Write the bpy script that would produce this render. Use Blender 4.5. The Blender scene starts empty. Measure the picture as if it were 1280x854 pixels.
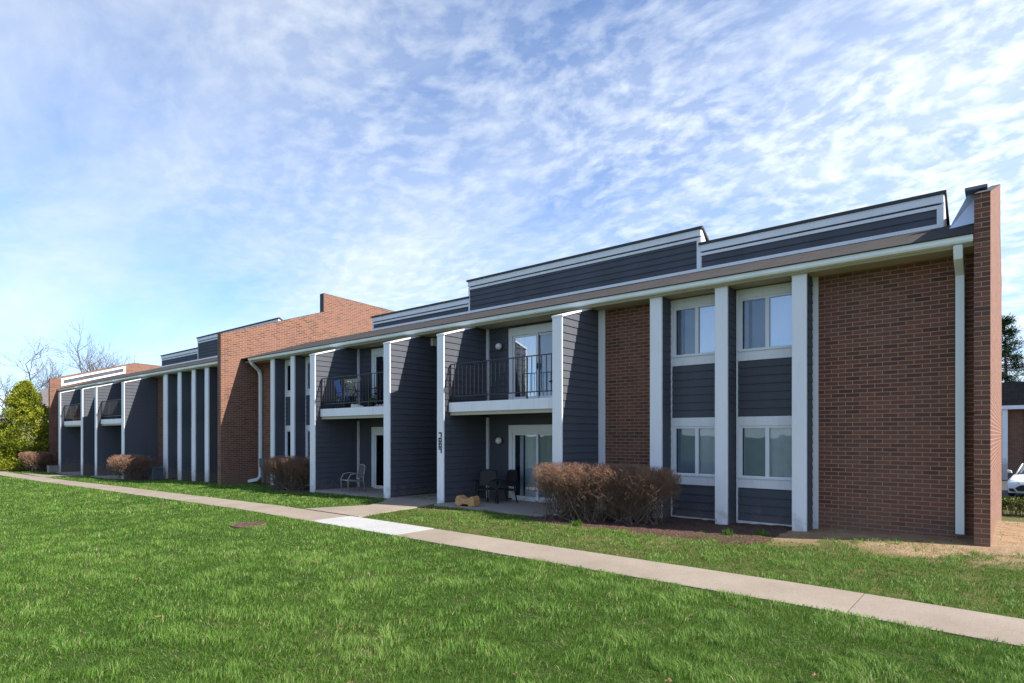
import bpy, bmesh, math, random
import numpy as np
from mathutils import Vector, Matrix, noise

random.seed(7); RNG = np.random.default_rng(11)
SC = bpy.context.scene
COL = SC.collection
R = math.radians

# ------------------------------------------------------------------ node helpers
def newmat(name):
    m = bpy.data.materials.new(name); m.use_nodes = True
    nt = m.node_tree
    for n in list(nt.nodes): nt.nodes.remove(n)
    out = nt.nodes.new('ShaderNodeOutputMaterial')
    b = nt.nodes.new('ShaderNodeBsdfPrincipled')
    nt.links.new(b.outputs[0], out.inputs[0])
    return m, nt, b, out
def N(nt, typ, ins=None, **kw):
    n = nt.nodes.new(typ)
    for k, v in kw.items(): setattr(n, k, v)
    for k, v in (ins or {}).items():
        if isinstance(v, bpy.types.NodeSocket): nt.links.new(v, n.inputs[k])
        else: n.inputs[k].default_value = v
    return n
def c4(c): return (c[0], c[1], c[2], 1.0)
def mixc(nt, f, a, b, bt='MIX'):
    n = nt.nodes.new('ShaderNodeMix'); n.data_type = 'RGBA'; n.blend_type = bt
    for idx, v in ((0, f), (6, a), (7, b)):
        if isinstance(v, bpy.types.NodeSocket): nt.links.new(v, n.inputs[idx])
        elif idx == 0: n.inputs[0].default_value = v
        else: n.inputs[idx].default_value = c4(v)
    return n.outputs[2]
def ramp(nt, v, pts):
    n = nt.nodes.new('ShaderNodeValToRGB'); nt.links.new(v, n.inputs[0])
    e = n.color_ramp.elements
    while len(e) < len(pts): e.new(0.5)
    for i, (p, c) in enumerate(pts):
        e[i].position = p; e[i].color = c4(c) if not isinstance(c, (int, float)) else (c, c, c, 1)
    return n.outputs[0]
def mapr(nt, v, a, b, c=0.0, d=1.0):
    n = N(nt, 'ShaderNodeMapRange', {0: v, 1: a, 2: b, 3: c, 4: d}); return n.outputs[0]
def noise_n(nt, vec, scale, detail=4, rough=0.55, dist=0.0):
    n = N(nt, 'ShaderNodeTexNoise', {'Scale': scale, 'Detail': detail, 'Roughness': rough, 'Distortion': dist})
    if vec is not None: nt.links.new(vec, n.inputs['Vector'])
    return n.outputs[0]
def bump(nt, b, h, strength=0.3, dist=0.01):
    n = N(nt, 'ShaderNodeBump', {'Strength': strength, 'Distance': dist, 'Height': h})
    nt.links.new(n.outputs[0], b.inputs['Normal'])

def mat_simple(name, col, rough=0.6, var=0.12, nscale=6.0, bumpS=0.08, metallic=0.0, streak=False, spec=0.5, splash=False):
    m, nt, b, o = newmat(name)
    pos = N(nt, 'ShaderNodeNewGeometry').outputs['Position']
    v = pos
    if streak:
        v = N(nt, 'ShaderNodeMapping', {0: pos, 3: (1, 1, 0.18)}).outputs[0]
    n1 = noise_n(nt, v, nscale, 5, 0.6)
    n2 = noise_n(nt, pos, nscale * 9, 3, 0.6)
    dark = tuple(c * (1 - var) for c in col); lite = tuple(min(1, c * (1 + var)) for c in col)
    cc = mixc(nt, mapr(nt, n1, 0.3, 0.7), dark, lite)
    if splash:      # soil splashed up on the lowest part
        zz = N(nt, 'ShaderNodeSeparateXYZ', {0: pos}).outputs[2]
        n3 = noise_n(nt, pos, 7.0, 5, 0.7)
        lim = N(nt, 'ShaderNodeMath', {0: zz, 1: mapr(nt, n3, 0.3, 0.7, 0.28, -0.28)}, operation='ADD').outputs[0]
        cc = mixc(nt, mapr(nt, lim, -0.15, 0.32, 0.55, 0.0), cc, (0.20, 0.15, 0.11))
        n4 = noise_n(nt, N(nt, 'ShaderNodeMapping', {0: pos, 3: (7, 7, 0.7)}).outputs[0], 2.2, 4, 0.6)
        cc = mixc(nt, mapr(nt, n4, 0.58, 0.78, 0.0, 0.22 if col[0] > 0.3 else 0.05), cc, (0.30, 0.28, 0.26))
    nt.links.new(cc, b.inputs['Base Color'])
    b.inputs['Specular IOR Level'].default_value = spec
    b.inputs['Roughness'].default_value = rough; b.inputs['Metallic'].default_value = metallic
    if bumpS: bump(nt, b, n2, bumpS, 0.004)
    return m

def mat_brick(name, tint=1.0):
    m, nt, b, o = newmat(name)
    uv = N(nt, 'ShaderNodeUVMap').outputs[0]
    wob = noise_n(nt, uv, 3.0, 2)
    br = N(nt, 'ShaderNodeTexBrick', {'Vector': uv, 'Color1': (0, 0, 0, 1), 'Color2': (1, 1, 1, 1), 'Mortar': (.5, .5, .5, 1),
        'Scale': 1.0, 'Mortar Size': 0.0078, 'Mortar Smooth': 0.3, 'Bias': 0.0, 'Brick Width': 0.212, 'Row Height': 0.0690},
        offset=0.5, offset_frequency=2, squash=1.0)
    rnd = br.outputs[0]
    base = ramp(nt, rnd, [(0.0, (0.068*tint, 0.029*tint, 0.022*tint)), (0.2, (0.116*tint, 0.043*tint, 0.028*tint)),
        (0.5, (0.162*tint, 0.058*tint, 0.035*tint)), (0.8, (0.205*tint, 0.075*tint, 0.043*tint)), (1.0, (0.170*tint, 0.073*tint, 0.047*tint))])
    # a few over-burnt bricks: per-brick random pushed through coarse noise
    n1 = noise_n(nt, uv, 0.55, 4, 0.6)
    n2 = noise_n(nt, uv, 42.0, 3, 0.7)
    burnt = mapr(nt, rnd, 0.0, 0.03, 0.7, 0.0)
    base = mixc(nt, burnt, base, (0.045, 0.030, 0.027))
    base = mixc(nt, mapr(nt, n1, 0.35, 0.70, 0.0, 0.40), base, (0.24*tint, 0.11*tint, 0.07*tint))
    base = mixc(nt, mapr(nt, n2, 0.3, 0.8, 0.0, 0.3), base, (0.11, 0.055, 0.042))
    mort = mixc(nt, mapr(nt, n2, 0.3, 0.7), (0.28, 0.175, 0.115), (0.42, 0.285, 0.195))
    mort = mixc(nt, mapr(nt, n1, 0.3, 0.7), mort, (0.26, 0.20, 0.16))
    col = mixc(nt, br.outputs[1], base, mort)
    pz = N(nt, 'ShaderNodeSeparateXYZ', {0: N(nt, 'ShaderNodeNewGeometry').outputs['Position']}).outputs[2]
    n5 = noise_n(nt, uv, 2.3, 5, 0.65)
    lim = N(nt, 'ShaderNodeMath', {0: pz, 1: mapr(nt, n5, 0.3, 0.7, 0.3, -0.35)}, operation='ADD').outputs[0]
    col = mixc(nt, mapr(nt, lim, -0.1, 0.45, 0.55, 0.0), col, (0.20, 0.125, 0.085))
    n6 = noise_n(nt, N(nt, 'ShaderNodeMapping', {0: uv, 3: (2.2, 0.35, 1)}).outputs[0], 1.6, 5, 0.6)
    col = mixc(nt, mapr(nt, n6, 0.55, 0.75, 0.0, 0.30), col, (0.055, 0.038, 0.030))
    nt.links.new(col, b.inputs['Base Color']); b.inputs['Roughness'].default_value = 0.88
    h = N(nt, 'ShaderNodeMath', {0: mapr(nt, br.outputs[1], 0, 1, 1, 0), 1: N(nt, 'ShaderNodeMath', {0: n2, 1: 0.35}, operation='MULTIPLY').outputs[0]}, operation='ADD').outputs[0]
    bump(nt, b, h, 0.7, 0.006)
    return m

def mat_shingle(name, c1, c2):
    m, nt, b, o = newmat(name)
    uv = N(nt, 'ShaderNodeUVMap').outputs[0]
    br = N(nt, 'ShaderNodeTexBrick', {'Vector': uv, 'Color1': (0, 0, 0, 1), 'Color2': (1, 1, 1, 1), 'Mortar': (0, 0, 0, 1),
        'Scale': 1.0, 'Mortar Size': 0.008, 'Mortar Smooth': 0.2, 'Bias': 0.0, 'Brick Width': 0.17, 'Row Height': 0.13}, offset=0.37)
    n2 = noise_n(nt, uv, 70, 3, 0.8)
    n1 = noise_n(nt, uv, 1.3, 4)
    base = mixc(nt, br.outputs[0], c1, c2)
    base = mixc(nt, mapr(nt, n2, 0.35, 0.7, 0, 0.55), base, tuple(x*2.1 for x in c2))
    base = mixc(nt, mapr(nt, n1, 0.4, 0.7, 0, 0.4), base, tuple(x*0.55 for x in c1))
    base = mixc(nt, br.outputs[1], base, (0.015, 0.013, 0.012))
    nt.links.new(base, b.inputs['Base Color']); b.inputs['Roughness'].default_value = 0.95
    h = N(nt, 'ShaderNodeMath', {0: br.outputs[0], 1: n2}, operation='ADD').outputs[0]
    bump(nt, b, h, 0.6, 0.012)
    return m

def mat_concrete(name, ca, cb, stain=(0.25, 0.20, 0.15)):
    m, nt, b, o = newmat(name)
    pos = N(nt, 'ShaderNodeNewGeometry').outputs['Position']
    n1 = noise_n(nt, pos, 0.9, 5, 0.6); n2 = noise_n(nt, pos, 60, 3, 0.8); n3 = noise_n(nt, pos, 5, 6, 0.7)
    vo = N(nt, 'ShaderNodeTexVoronoi', {'Vector': pos, 'Scale': 60.0}).outputs[0]
    c = mixc(nt, mapr(nt, n1, 0.3, 0.7), ca, cb)
    c = mixc(nt, mapr(nt, n2, 0.48, 0.72, 0, 0.7), c, tuple(x*0.5 for x in ca))
    c = mixc(nt, mapr(nt, vo, 0.0, 0.35, 0.35, 0.0), c, tuple(min(1, x*1.3) for x in cb))
    c = mixc(nt, mapr(nt, n3, 0.50, 0.75, 0, 0.45), c, stain)
    nt.links.new(c, b.inputs['Base Color']); b.inputs['Roughness'].default_value = 0.92
    bump(nt, b, n2, 0.35, 0.004)
    return m

def mat_glass(name, gloss, tint):
    m, nt, b, o = newmat(name)
    nt.nodes.remove(b)
    fr = N(nt, 'ShaderNodeFresnel', {'IOR': 1.52}).outputs[0]
    fac = N(nt, 'ShaderNodeMath', {0: fr, 1: gloss}, operation='ADD', use_clamp=True).outputs[0]
    pos = N(nt, 'ShaderNodeNewGeometry').outputs['Position']
    wob = noise_n(nt, pos, 1.6, 2)
    bp = N(nt, 'ShaderNodeBump', {'Strength': 0.05, 'Distance': 0.03, 'Height': wob}).outputs[0]
    g = N(nt, 'ShaderNodeBsdfGlossy', {'Color': (0.92, 0.95, 1.0, 1), 'Roughness': 0.015, 'Normal': bp})
    t = N(nt, 'ShaderNodeBsdfTransparent', {'Color': c4(tint)})
    mx = N(nt, 'ShaderNodeMixShader', {0: fac, 1: t.outputs[0], 2: g.outputs[0]})
    nt.links.new(mx.outputs[0], o.inputs[0])
    return m

def mat_leaf(name, cols, rough=0.6, trans=0.25, pscale=0.0, yellow=None):
    """colour picked by the 'tone' attribute (0..1) stored on the mesh"""
    m, nt, b, o = newmat(name)
    a = N(nt, 'ShaderNodeAttribute', attribute_name='tone').outputs['Fac']
    k = len(cols) - 1
    c = ramp(nt, a, [(i / k, cols[i]) for i in range(k + 1)])
    if pscale:
        pos = N(nt, 'ShaderNodeNewGeometry').outputs['Position']
        n1 = noise_n(nt, pos, pscale, 4, 0.6)
        c = mixc(nt, mapr(nt, n1, 0.38, 0.66, 0, 0.75), c, yellow)
    nt.links.new(c, b.inputs['Base Color']); b.inputs['Roughness'].default_value = rough
    b.inputs['Specular IOR Level'].default_value = 0.25
    tr = N(nt, 'ShaderNodeBsdfTranslucent', {'Color': c})
    mx = N(nt, 'ShaderNodeMixShader', {0: trans, 1: b.outputs[0], 2: tr.outputs[0]})
    nt.links.new(mx.outputs[0], o.inputs[0])
    return m

M = {}
M['siding'] = mat_simple('siding_paint', (0.084, 0.090, 0.108), 0.75, 0.12, 1.2, 0.10, streak=True, spec=0.12, splash=True)
M['trim'] = mat_simple('white_trim', (0.77, 0.77, 0.80), 0.5, 0.05, 3.0, 0.06, streak=True, splash=True)
M['gutter'] = mat_simple('gutter_paint', (0.80, 0.85, 0.85), 0.4, 0.07, 2.0, 0.04, streak=True)
M['beige'] = mat_simple('beige_soffit', (0.42, 0.38, 0.28), 0.7, 0.08, 2.0)
M['brick'] = mat_brick('brick_wall')
M['shingle'] = mat_shingle('roof_shingle', (0.014, 0.012, 0.011), (0.038, 0.031, 0.028))
M['roofedge'] = mat_simple('roof_edge', (0.045, 0.042, 0.042), 0.7, 0.1)
M['metal'] = mat_simple('flashing', (0.62, 0.70, 0.80), 0.35, 0.08, 4.0, 0.05, metallic=0.25)
M['black'] = mat_simple('black_iron', (0.012, 0.012, 0.014), 0.45, 0.2)
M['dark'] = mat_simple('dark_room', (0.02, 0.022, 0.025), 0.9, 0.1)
M['blind'] = mat_simple('blind_fabric', (0.80, 0.84, 0.86), 0.7, 0.06)
M['curtain'] = mat_simple('grey_curtain', (0.16, 0.19, 0.21), 0.9, 0.1)
M['glass'] = mat_glass('window_glass', 0.22, (0.82, 0.87, 0.90))
M['lowglass'] = mat_glass('lower_glass', 0.02, (0.86, 0.88, 0.90))
M['screen'] = mat_glass('screened_glass', 0.03, (0.70, 0.74, 0.78))
M['walk'] = mat_concrete('walk_concrete', (0.235, 0.192, 0.148), (0.335, 0.280, 0.222))
M['newslab'] = mat_concrete('new_concrete', (0.37, 0.365, 0.355), (0.44, 0.435, 0.425), (0.55, 0.53, 0.50))
M['patio'] = mat_concrete('patio_concrete', (0.25, 0.22, 0.20), (0.33, 0.30, 0.27))
M['globe'] = mat_simple('globe_glass', (0.75, 0.75, 0.72), 0.25, 0.03, 3, 0)
M['grey'] = mat_simple('grey_enamel', (0.13, 0.155, 0.185), 0.5, 0.15)
M['asphalt'] = mat_concrete('asphalt', (0.045, 0.045, 0.047), (0.065, 0.065, 0.066), (0.03, 0.03, 0.03))
M['bark'] = mat_simple('bark', (0.115, 0.095, 0.085), 0.9, 0.3, 5, 0.3)
M['twig'] = mat_leaf('twig_bark', [(0.16, 0.125, 0.10), (0.19, 0.13, 0.095), (0.25, 0.145, 0.095), (0.35, 0.20, 0.135)], 0.85, 0.1)
M['faretwig'] = mat_simple('far_twig', (0.12, 0.105, 0.11), 0.9, 0.2)
M['grass'] = mat_leaf('grass_blade', [(0.044, 0.105, 0.014), (0.080, 0.180, 0.022), (0.120, 0.240, 0.034), (0.20, 0.33, 0.065), (0.42, 0.37, 0.18)], 0.5, 0.4)
M['arb'] = mat_leaf('golden_foliage', [(0.03, 0.065, 0.008), (0.10, 0.145, 0.012), (0.22, 0.245, 0.018), (0.34, 0.34, 0.03)], 0.6, 0.2)
M['pine'] = mat_leaf('pine_needles', [(0.022, 0.050, 0.020), (0.040, 0.085, 0.034), (0.07, 0.125, 0.05)], 0.7, 0.1)
M['hedge'] = mat_leaf('hedge_leaf', [(0.05, 0.07, 0.015), (0.12, 0.14, 0.03), (0.22, 0.16, 0.06)], 0.7, 0.2)
M['leafdry'] = mat_simple('dry_leaf', (0.21, 0.115, 0.055), 0.8, 0.35, 40)

# ------------------------------------------------------------------ object helpers
def tag(o, label=None, cat=None, group=None, kind=None):
    if label: o['label'] = label
    if cat: o['category'] = cat
    if group: o['group'] = group
    if kind: o['kind'] = kind
    return o
def empty(name, loc, label, cat, group=None, rz=0):
    e = bpy.data.objects.new(name, None); COL.objects.link(e)
    e.location = loc; e.rotation_euler = (0, 0, rz); e.empty_display_size = 0.2
    return tag(e, label, cat, group)

class MB:
    def __init__(s): s.v = []; s.f = []; s.tone = []
    def add(s, vs, fs, tone=None):
        b = len(s.v); s.v += [tuple(v) for v in vs]; s.f += [tuple(b + i for i in f) for f in fs]
        if tone is not None: s.tone += [tone] * len(vs)
        return s
    def box(s, x0, x1, y0, y1, z0, z1):
        if x0 > x1: x0, x1 = x1, x0
        if y0 > y1: y0, y1 = y1, y0
        if z0 > z1: z0, z1 = z1, z0
        return s.add([(x0,y0,z0),(x1,y0,z0),(x1,y1,z0),(x0,y1,z0),(x0,y0,z1),(x1,y0,z1),(x1,y1,z1),(x0,y1,z1)],
            [(0,3,2,1),(4,5,6,7),(0,1,5,4),(1,2,6,5),(2,3,7,6),(3,0,4,7)])
    def prism_yz(s, prof, x0, x1):
        """profile in (y,z), extruded along x"""
        n = len(prof)
        a = sum(prof[i][0]*prof[(i+1)%n][1]-prof[(i+1)%n][0]*prof[i][1] for i in range(n))
        if a < 0: prof = prof[::-1]
        if x0 > x1: x0, x1 = x1, x0
        vs = [(x0, y, z) for y, z in prof] + [(x1, y, z) for y, z in prof]
        fs = [tuple(range(n))[::-1], tuple(range(n, 2*n))]
        fs += [(i, (i+1) % n, n+(i+1) % n, n+i) for i in range(n)]
        return s.add(vs, fs)
    def prism_xz(s, prof, y0, y1):
        n = len(prof)
        a = sum(prof[i][0]*prof[(i+1)%n][1]-prof[(i+1)%n][0]*prof[i][1] for i in range(n))
        if a < 0: prof = prof[::-1]
        vs = [(x, y0, z) for x, z in prof] + [(x, y1, z) for x, z in prof]
        fs = [tuple(range(n)), tuple(range(n, 2*n))[::-1]]
        fs += [((i+1) % n, i, n+i, n+(i+1) % n) for i in range(n)]
        return s.add(vs, fs)
    def tube(s, pts, rad, k=6, cap=True, tone=None):
        pts = [Vector(p) for p in pts]; n = len(pts)
        if not isinstance(rad, (list, tuple)): rad = [rad] * n
        vs = []; up = None
        for i, p in enumerate(pts):
            d = (pts[min(i+1, n-1)] - pts[max(i-1, 0)]).normalized()
            if up is None:
                up = Vector((0, 0, 1)) if abs(d.z) < 0.9 else Vector((1, 0, 0))
            a = d.cross(up).normalized(); c = a.cross(d).normalized(); up = c
            for j in range(k):
                t = 2*math.pi*j/k
                vs.append(p + (a*math.cos(t) + c*math.sin(t)) * rad[i])
        fs = []
        for i in range(n-1):
            for j in range(k):
                fs.append((i*k+j, i*k+(j+1) % k, (i+1)*k+(j+1) % k, (i+1)*k+j))
        if cap: fs += [tuple(range(k))[::-1], tuple((n-1)*k+j for j in range(k))]
        return s.add(vs, fs, tone)
    def lathe(s, prof, c=(0, 0, 0), k=20, axis='z'):
        vs = []
        for r, h in prof:
            for j in range(k):
                t = 2*math.pi*j/k
                p = (r*math.cos(t), r*math.sin(t), h) if axis == 'z' else ((r*math.cos(t), -h, r*math.sin(t)) if axis == 'y' else (h, r*math.cos(t), r*math.sin(t)))
                vs.append((p[0]+c[0], p[1]+c[1], p[2]+c[2]))
        fs = []
        for i in range(len(prof)-1):
            for j in range(k): fs.append((i*k+j, i*k+(j+1) % k, (i+1)*k+(j+1) % k, (i+1)*k+j))
        fs += [tuple(range(k))[::-1], tuple((len(prof)-1)*k+j for j in range(k))]
        return s.add(vs, fs)
    def siding(s, p0, p1, z0, z1, e=0.152, out=0.021):
        """lapped boards on the plane p0->p1; the outward normal is to the right of that direction"""
        d = Vector((p1[0]-p0[0], p1[1]-p0[1])); L = d.length; d /= L; n = Vector((d.y, -d.x))
        z = z0
        jr = random.Random(int(L*1000)+int(z0*100))
        while z < z1 - 0.01:
            t = min(z + e, z1)
            a, b = Vector(p0), Vector(p1)
            lo = out; hi = out - (out - 0.002) * (t - z) / e
            v = [(a.x+n.x*lo, a.y+n.y*lo, z), (b.x+n.x*lo, b.y+n.y*lo, z), (b.x+n.x*hi, b.y+n.y*hi, t), (a.x+n.x*hi, a.y+n.y*hi, t),
                 (a.x, a.y, z), (b.x, b.y, z)]
            if L > 1.6:
                u_ = (jr.uniform(0.2, 0.8))*L; ja = a + d*(u_-0.003); jb = a + d*(u_+0.003)
                m_ = [(q.x+n.x*o_, q.y+n.y*o_, h_) for q in (ja, jb) for o_, h_ in ((lo, z), (hi, t))]
                s.add([v[0], m_[0], m_[1], v[3]], [(0, 1, 2, 3)]); s.add([m_[2], v[1], v[2], m_[3]], [(0, 1, 2, 3)])
                s.add([v[4], v[5], v[1], v[0]], [(0, 1, 2, 3)])
            else: s.add(v, [(0, 1, 2, 3), (4, 5, 1, 0)])
            # board end caps
            s.add([v[0], v[3], (a.x, a.y, t), (a.x, a.y, z)], [(0, 1, 2, 3)])
            s.add([v[1], v[2], (b.x, b.y, t), (b.x, b.y, z)], [(3, 2, 1, 0)])
            z = t
        return s
    def clip(s, co, no):
        bm = s.bm(); bmesh.ops.bisect_plane(bm, geom=bm.verts[:]+bm.edges[:]+bm.faces[:], plane_co=co, plane_no=no, clear_outer=True)
        s.v = [tuple(v.co) for v in bm.verts]; bm.verts.index_update()
        s.f = [tuple(v.index for v in f.verts) for f in bm.faces]; bm.free(); return s
    def bm(s):
        bm = bmesh.new(); vs = [bm.verts.new(v) for v in s.v]
        for f in s.f:
            try: bm.faces.new([vs[i] for i in f])
            except ValueError: pass
        return bm
    def build(s, name, mat, parent=None, off=(0, 0, 0), smooth=False, bevel=0.0):
        o3 = Vector(off)
        me = bpy.data.meshes.new(name)
        me.from_pydata([tuple(Vector(v) - o3) for v in s.v], [], s.f)
        me.materials.append(mat)
        if s.tone and len(s.tone) == len(s.v):
            a = me.attributes.new('tone', 'FLOAT', 'POINT'); a.data.foreach_set('value', s.tone)
        uv = me.uv_layers.new(name='UVMap')
        for p in me.polygons:
            nx, ny, nz = abs(p.normal.x), abs(p.normal.y), abs(p.normal.z)
            for li in p.loop_indices:
                v = s.v[me.loops[li].vertex_index]
                if nz > 0.75: u = (v[0], v[1])
                elif nx > ny: u = (v[1] + 0.05, v[2])
                else: u = (v[0], v[2])
                uv.data[li].uv = u
            p.use_smooth = smooth
        ob = bpy.data.objects.new(name, me); COL.objects.link(ob)
        if parent: ob.parent = parent
        if bevel:
            md = ob.modifiers.new('b', 'BEVEL'); md.width = bevel; md.segments = 2; md.limit_method = 'ANGLE'
        return ob

# ------------------------------------------------------------------ terrain
def sstep(a, b, x):
    t = np.clip((x - a) / (b - a), 0, 1); return t * t * (3 - 2 * t)
def G(x, y):
    x = np.asarray(x, float); y = np.asarray(y, float)
    z = np.interp(x, [-60, -43, -32, -26, -20, -13, 40], [-0.55, -0.50, -0.38, -0.25, -0.12, 0.0, 0.0])
    z = z - 1.05 * sstep(13, 26, y)
    z = z + 0.10 * sstep(-4.0, -1.0, x) * sstep(9.4, 10.6, y) * (1 - sstep(11.2, 13.5, y))     # soil banked against the brick
    fr = 1 - sstep(5.0, 6.1, y)
    z = z + fr * (-0.16 * np.exp(-(((x + 14.5) / 4.0) ** 2 + ((y - 2.6) / 1.7) ** 2)))
    z = z + fr * 0.035 * np.sin(x * 0.9 + 1.0) * np.sin(y * 1.1 + x * 0.35) 
    z = z - fr * 0.10 * sstep(-8, -22, x) 
    return z
def g1(x, y): return float(G(x, y))

# sidewalk centre line (x, y)
def walk_y(x):
    return np.interp(x, [-75, -42, -32, -24, -20, -12, -1.6, 0.1, 3, 30], [7.5, 7.25, 7.20, 6.98, 6.80, 6.70, 6.64, 6.54, 6.3, 5.5])
WHW = 0.455

def vnoise(x, y, s, seed=0.0):
    return np.array([noise.noise(Vector((a * s + seed, b * s - seed, seed * 0.37))) for a, b in zip(x, y)])

def grass_mask(x, y, nz):
    """probability that grass grows at x,y   (nz: noise -1..1 arrays n_big, n_small)"""
    nb, ns = nz
    m = np.ones_like(x)
    wy = walk_y(x)
    d = np.abs(y - wy)
    m[d < WHW - 0.008 + 0.022 * nb + 0.03*ns] = 0
    # branch walk into the passage and patios
    m[(y > 7.0) & (y < 9.9) & (x > np.interp(y, [7.1, 8.7, 9.7], [-11.95, -11.40, -12.3]) + 0.05 * ns) & (x < np.interp(y, [7.1, 9.3, 9.9], [-10.05, -10.3, -10.3]) + 0.12 * ns)] = 0
    m[(y > 9.72 + 0.03 * ns) & (x > -15.9) & (x < -12.3)] = 0
    m[(y > 9.50 + 0.03 * ns) & (x > -10.35) & (x < -7.1)] = 0
    # buildings
    m[(x > -22.0) & (x < -18.3) & (y > 10.62)] = 0
    m[(x > -22.4) & (x < -21.95) & (y > 9.75)] = 0
    m[(x > -18.5) & (x < -16.1) & (y > 9.4 + 0.2 * ns)] = 0
    m[(x > -16.2) & (x < -15.7) & (y > 9.7)] = 0
    m[(x < -22.3) & (x > -31) & (y > 10.28)] = 0
    m[(x < -30.5) & (x > -46) & (y > 9.35)] = 0
    # mulch bed
    m[(y > 8.95 + 0.18 * ns + 0.25 * nb) & (x > -7.35) & (x < -4.0)] = 0
    m[(y > 9.9 + 0.35 * nb) & (x > -4.2) & (x < -2.7)] *= 0.12
    # straw / dirt by the end wall
    e = (y - (9.95 + 0.75 * nb + 0.35 * ns)); m = np.where((x > -3.0) & (e > 0), m * 0.04, m)
    strip = (y > 7.2) & (y < 10.6) & (x > -12) 
    m = np.where(strip & (nb * 0.9 + ns * 0.5 > 0.38), m * 0.40, m)
    m = np.where((x > 0.6) & (y > 9.0), m * np.where(nb > -0.1, 0.75, 0.2), m)
    sw = np.exp(-(((x + 14.0) / 3.2) ** 2 + ((y - 1.9) / 1.0) ** 2)); m = np.where(sw + 0.25*nb > 0.55, m * 0.55, m)
    m = np.where((y < 6) & (nb*0.8 + ns*0.6 > 0.62), m * 0.45, m)
    # manhole bare ring
    m[((x + 10.85) ** 2 + (y - 5.35) ** 2) < (0.31 + 0.09*ns) ** 2] = 0
    return m

def make_ground():
    xs = np.concatenate([np.linspace(-900, -80, 12), np.arange(-76, 12, 0.4), np.linspace(14, 900, 14)])
    ys = np.concatenate([np.linspace(-900, -12, 12), np.arange(-10, 40, 0.4), np.linspace(42, 900, 14)])
    X, Y = np.meshgrid(xs, ys); Z = G(X, Y)
    # dip a hair under walk and slabs
    v = np.stack([X.ravel(), Y.ravel(), Z.ravel()], 1)
    nx, ny = len(xs), len(ys)
    f = [(j*nx+i, j*nx+i+1, (j+1)*nx+i+1, (j+1)*nx+i) for j in range(ny-1) for i in range(nx-1)]
    me = bpy.data.meshes.new('ground'); me.from_pydata(v.tolist(), [], f)
    for p in me.polygons: p.use_smooth = True
    m, nt, b, o = newmat('soil')
    pos = N(nt, 'ShaderNodeNewGeometry').outputs['Position']
    n1 = noise_n(nt, pos, 0.7, 5, 0.6); n2 = noise_n(nt, pos, 22, 4, 0.7); n3 = noise_n(nt, pos, 3.5, 5, 0.65)
    green = mixc(nt, mapr(nt, n2, 0.3, 0.7), (0.030, 0.052, 0.012), (0.065, 0.095, 0.022))
    sand = mixc(nt, mapr(nt, n3, 0.35, 0.65), (0.26, 0.165, 0.10), (0.38, 0.27, 0.17))
    sand = mixc(nt, mapr(nt, n2, 0.45, 0.75, 0, 0.6), sand, (0.26, 0.19, 0.12))
    straw = mixc(nt, mapr(nt, n2, 0.3, 0.7), (0.060, 0.075, 0.022), (0.17, 0.15, 0.06))
    sep = N(nt, 'ShaderNodeSeparateXYZ', {0: pos})
    sx, sy = sep.outputs[0], sep.outputs[1]
    # straw strip between walk and building; bare sand close to the end wall
    a = N(nt, 'ShaderNodeMath', {0: mapr(nt, sy, 6.9, 7.4), 1: mapr(nt, sx, -13, -9)}, operation='MULTIPLY').outputs[0]
    green2 = mixc(nt, a, green, straw)
    wob = N(nt, 'ShaderNodeMath', {0: n1, 1: 1.6}, operation='MULTIPLY').outputs[0]
    yy = N(nt, 'ShaderNodeMath', {0: sy, 1: wob}, operation='ADD').outputs[0]
    bs = N(nt, 'ShaderNodeMath', {0: mapr(nt, yy, 10.2, 10.9), 1: mapr(nt, sx, -4.6, -3.2)}, operation='MULTIPLY').outputs[0]
    bs = N(nt, 'ShaderNodeMath', {0: bs, 1: mapr(nt, sy, 18, 24, 1, 0)}, operation='MULTIPLY').outputs[0]
    c = mixc(nt, bs, green2, sand)
    c = mixc(nt, mapr(nt, n2, 0.62, 0.8, 0, 0.35), c, (0.10, 0.065, 0.035))
    nt.links.new(c, b.inputs['Base Color']); b.inputs['Roughness'].default_value = 0.98
    b.inputs['Specular IOR Level'].default_value = 0.1
    bump(nt, b, n2, 0.8, 0.03)
    me.materials.append(m)
    o = bpy.data.objects.new('ground', me); COL.objects.link(o); tag(o, kind='structure')
make_ground()

def slab_strip(name, mat, xs, y0f, y1f, lift=0.012, gap=0.006, seg=0.34):
    """slabs between consecutive xs, following the ground, thickness below"""
    mb = MB()
    for a, b in zip(xs[:-1], xs[1:]):
        n = max(1, int(round((b - a) / seg))); px = np.linspace(a + gap, b - gap, n + 1)
        vs = []
        for x in px:
            ya, yb = y0f(x), y1f(x); za, zb = g1(x, ya) + lift, g1(x, yb) + lift
            zz = (g1(x, (ya+yb)/2)) + lift
            vs += [(x, ya, zz), (x, yb, zz), (x, ya, zz - 0.16), (x, yb, zz - 0.16)]
        fs = []
        for i in range(n):
            q = i*4
            fs += [(q, q+4, q+5, q+1), (q+2, q+6, q+4, q), (q+1, q+5, q+7, q+3)]
        fs += [(0, 1, 3, 2), (n*4+1, n*4, n*4+2, n*4+3)]
        mb.add(vs, fs)
    o = mb.build(name, mat); tag(o, kind='structure'); return o
PITCH = 1.36
j = -1.165
xl = [j - PITCH*k for k in range(-6, 5)][::-1]          # right of the new slab
xl = [x for x in xl if x > -7.85]
slab_strip('sidewalk', M['walk'], [-7.75] + xl, lambda x: float(walk_y(x)) - WHW, lambda x: float(walk_y(x)) + WHW)
slab_strip('sidewalk', M['walk'], [-10.25 - PITCH*k for k in range(47)][::-1], lambda x: float(walk_y(x)) - WHW, lambda x: float(walk_y(x)) + WHW)
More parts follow.
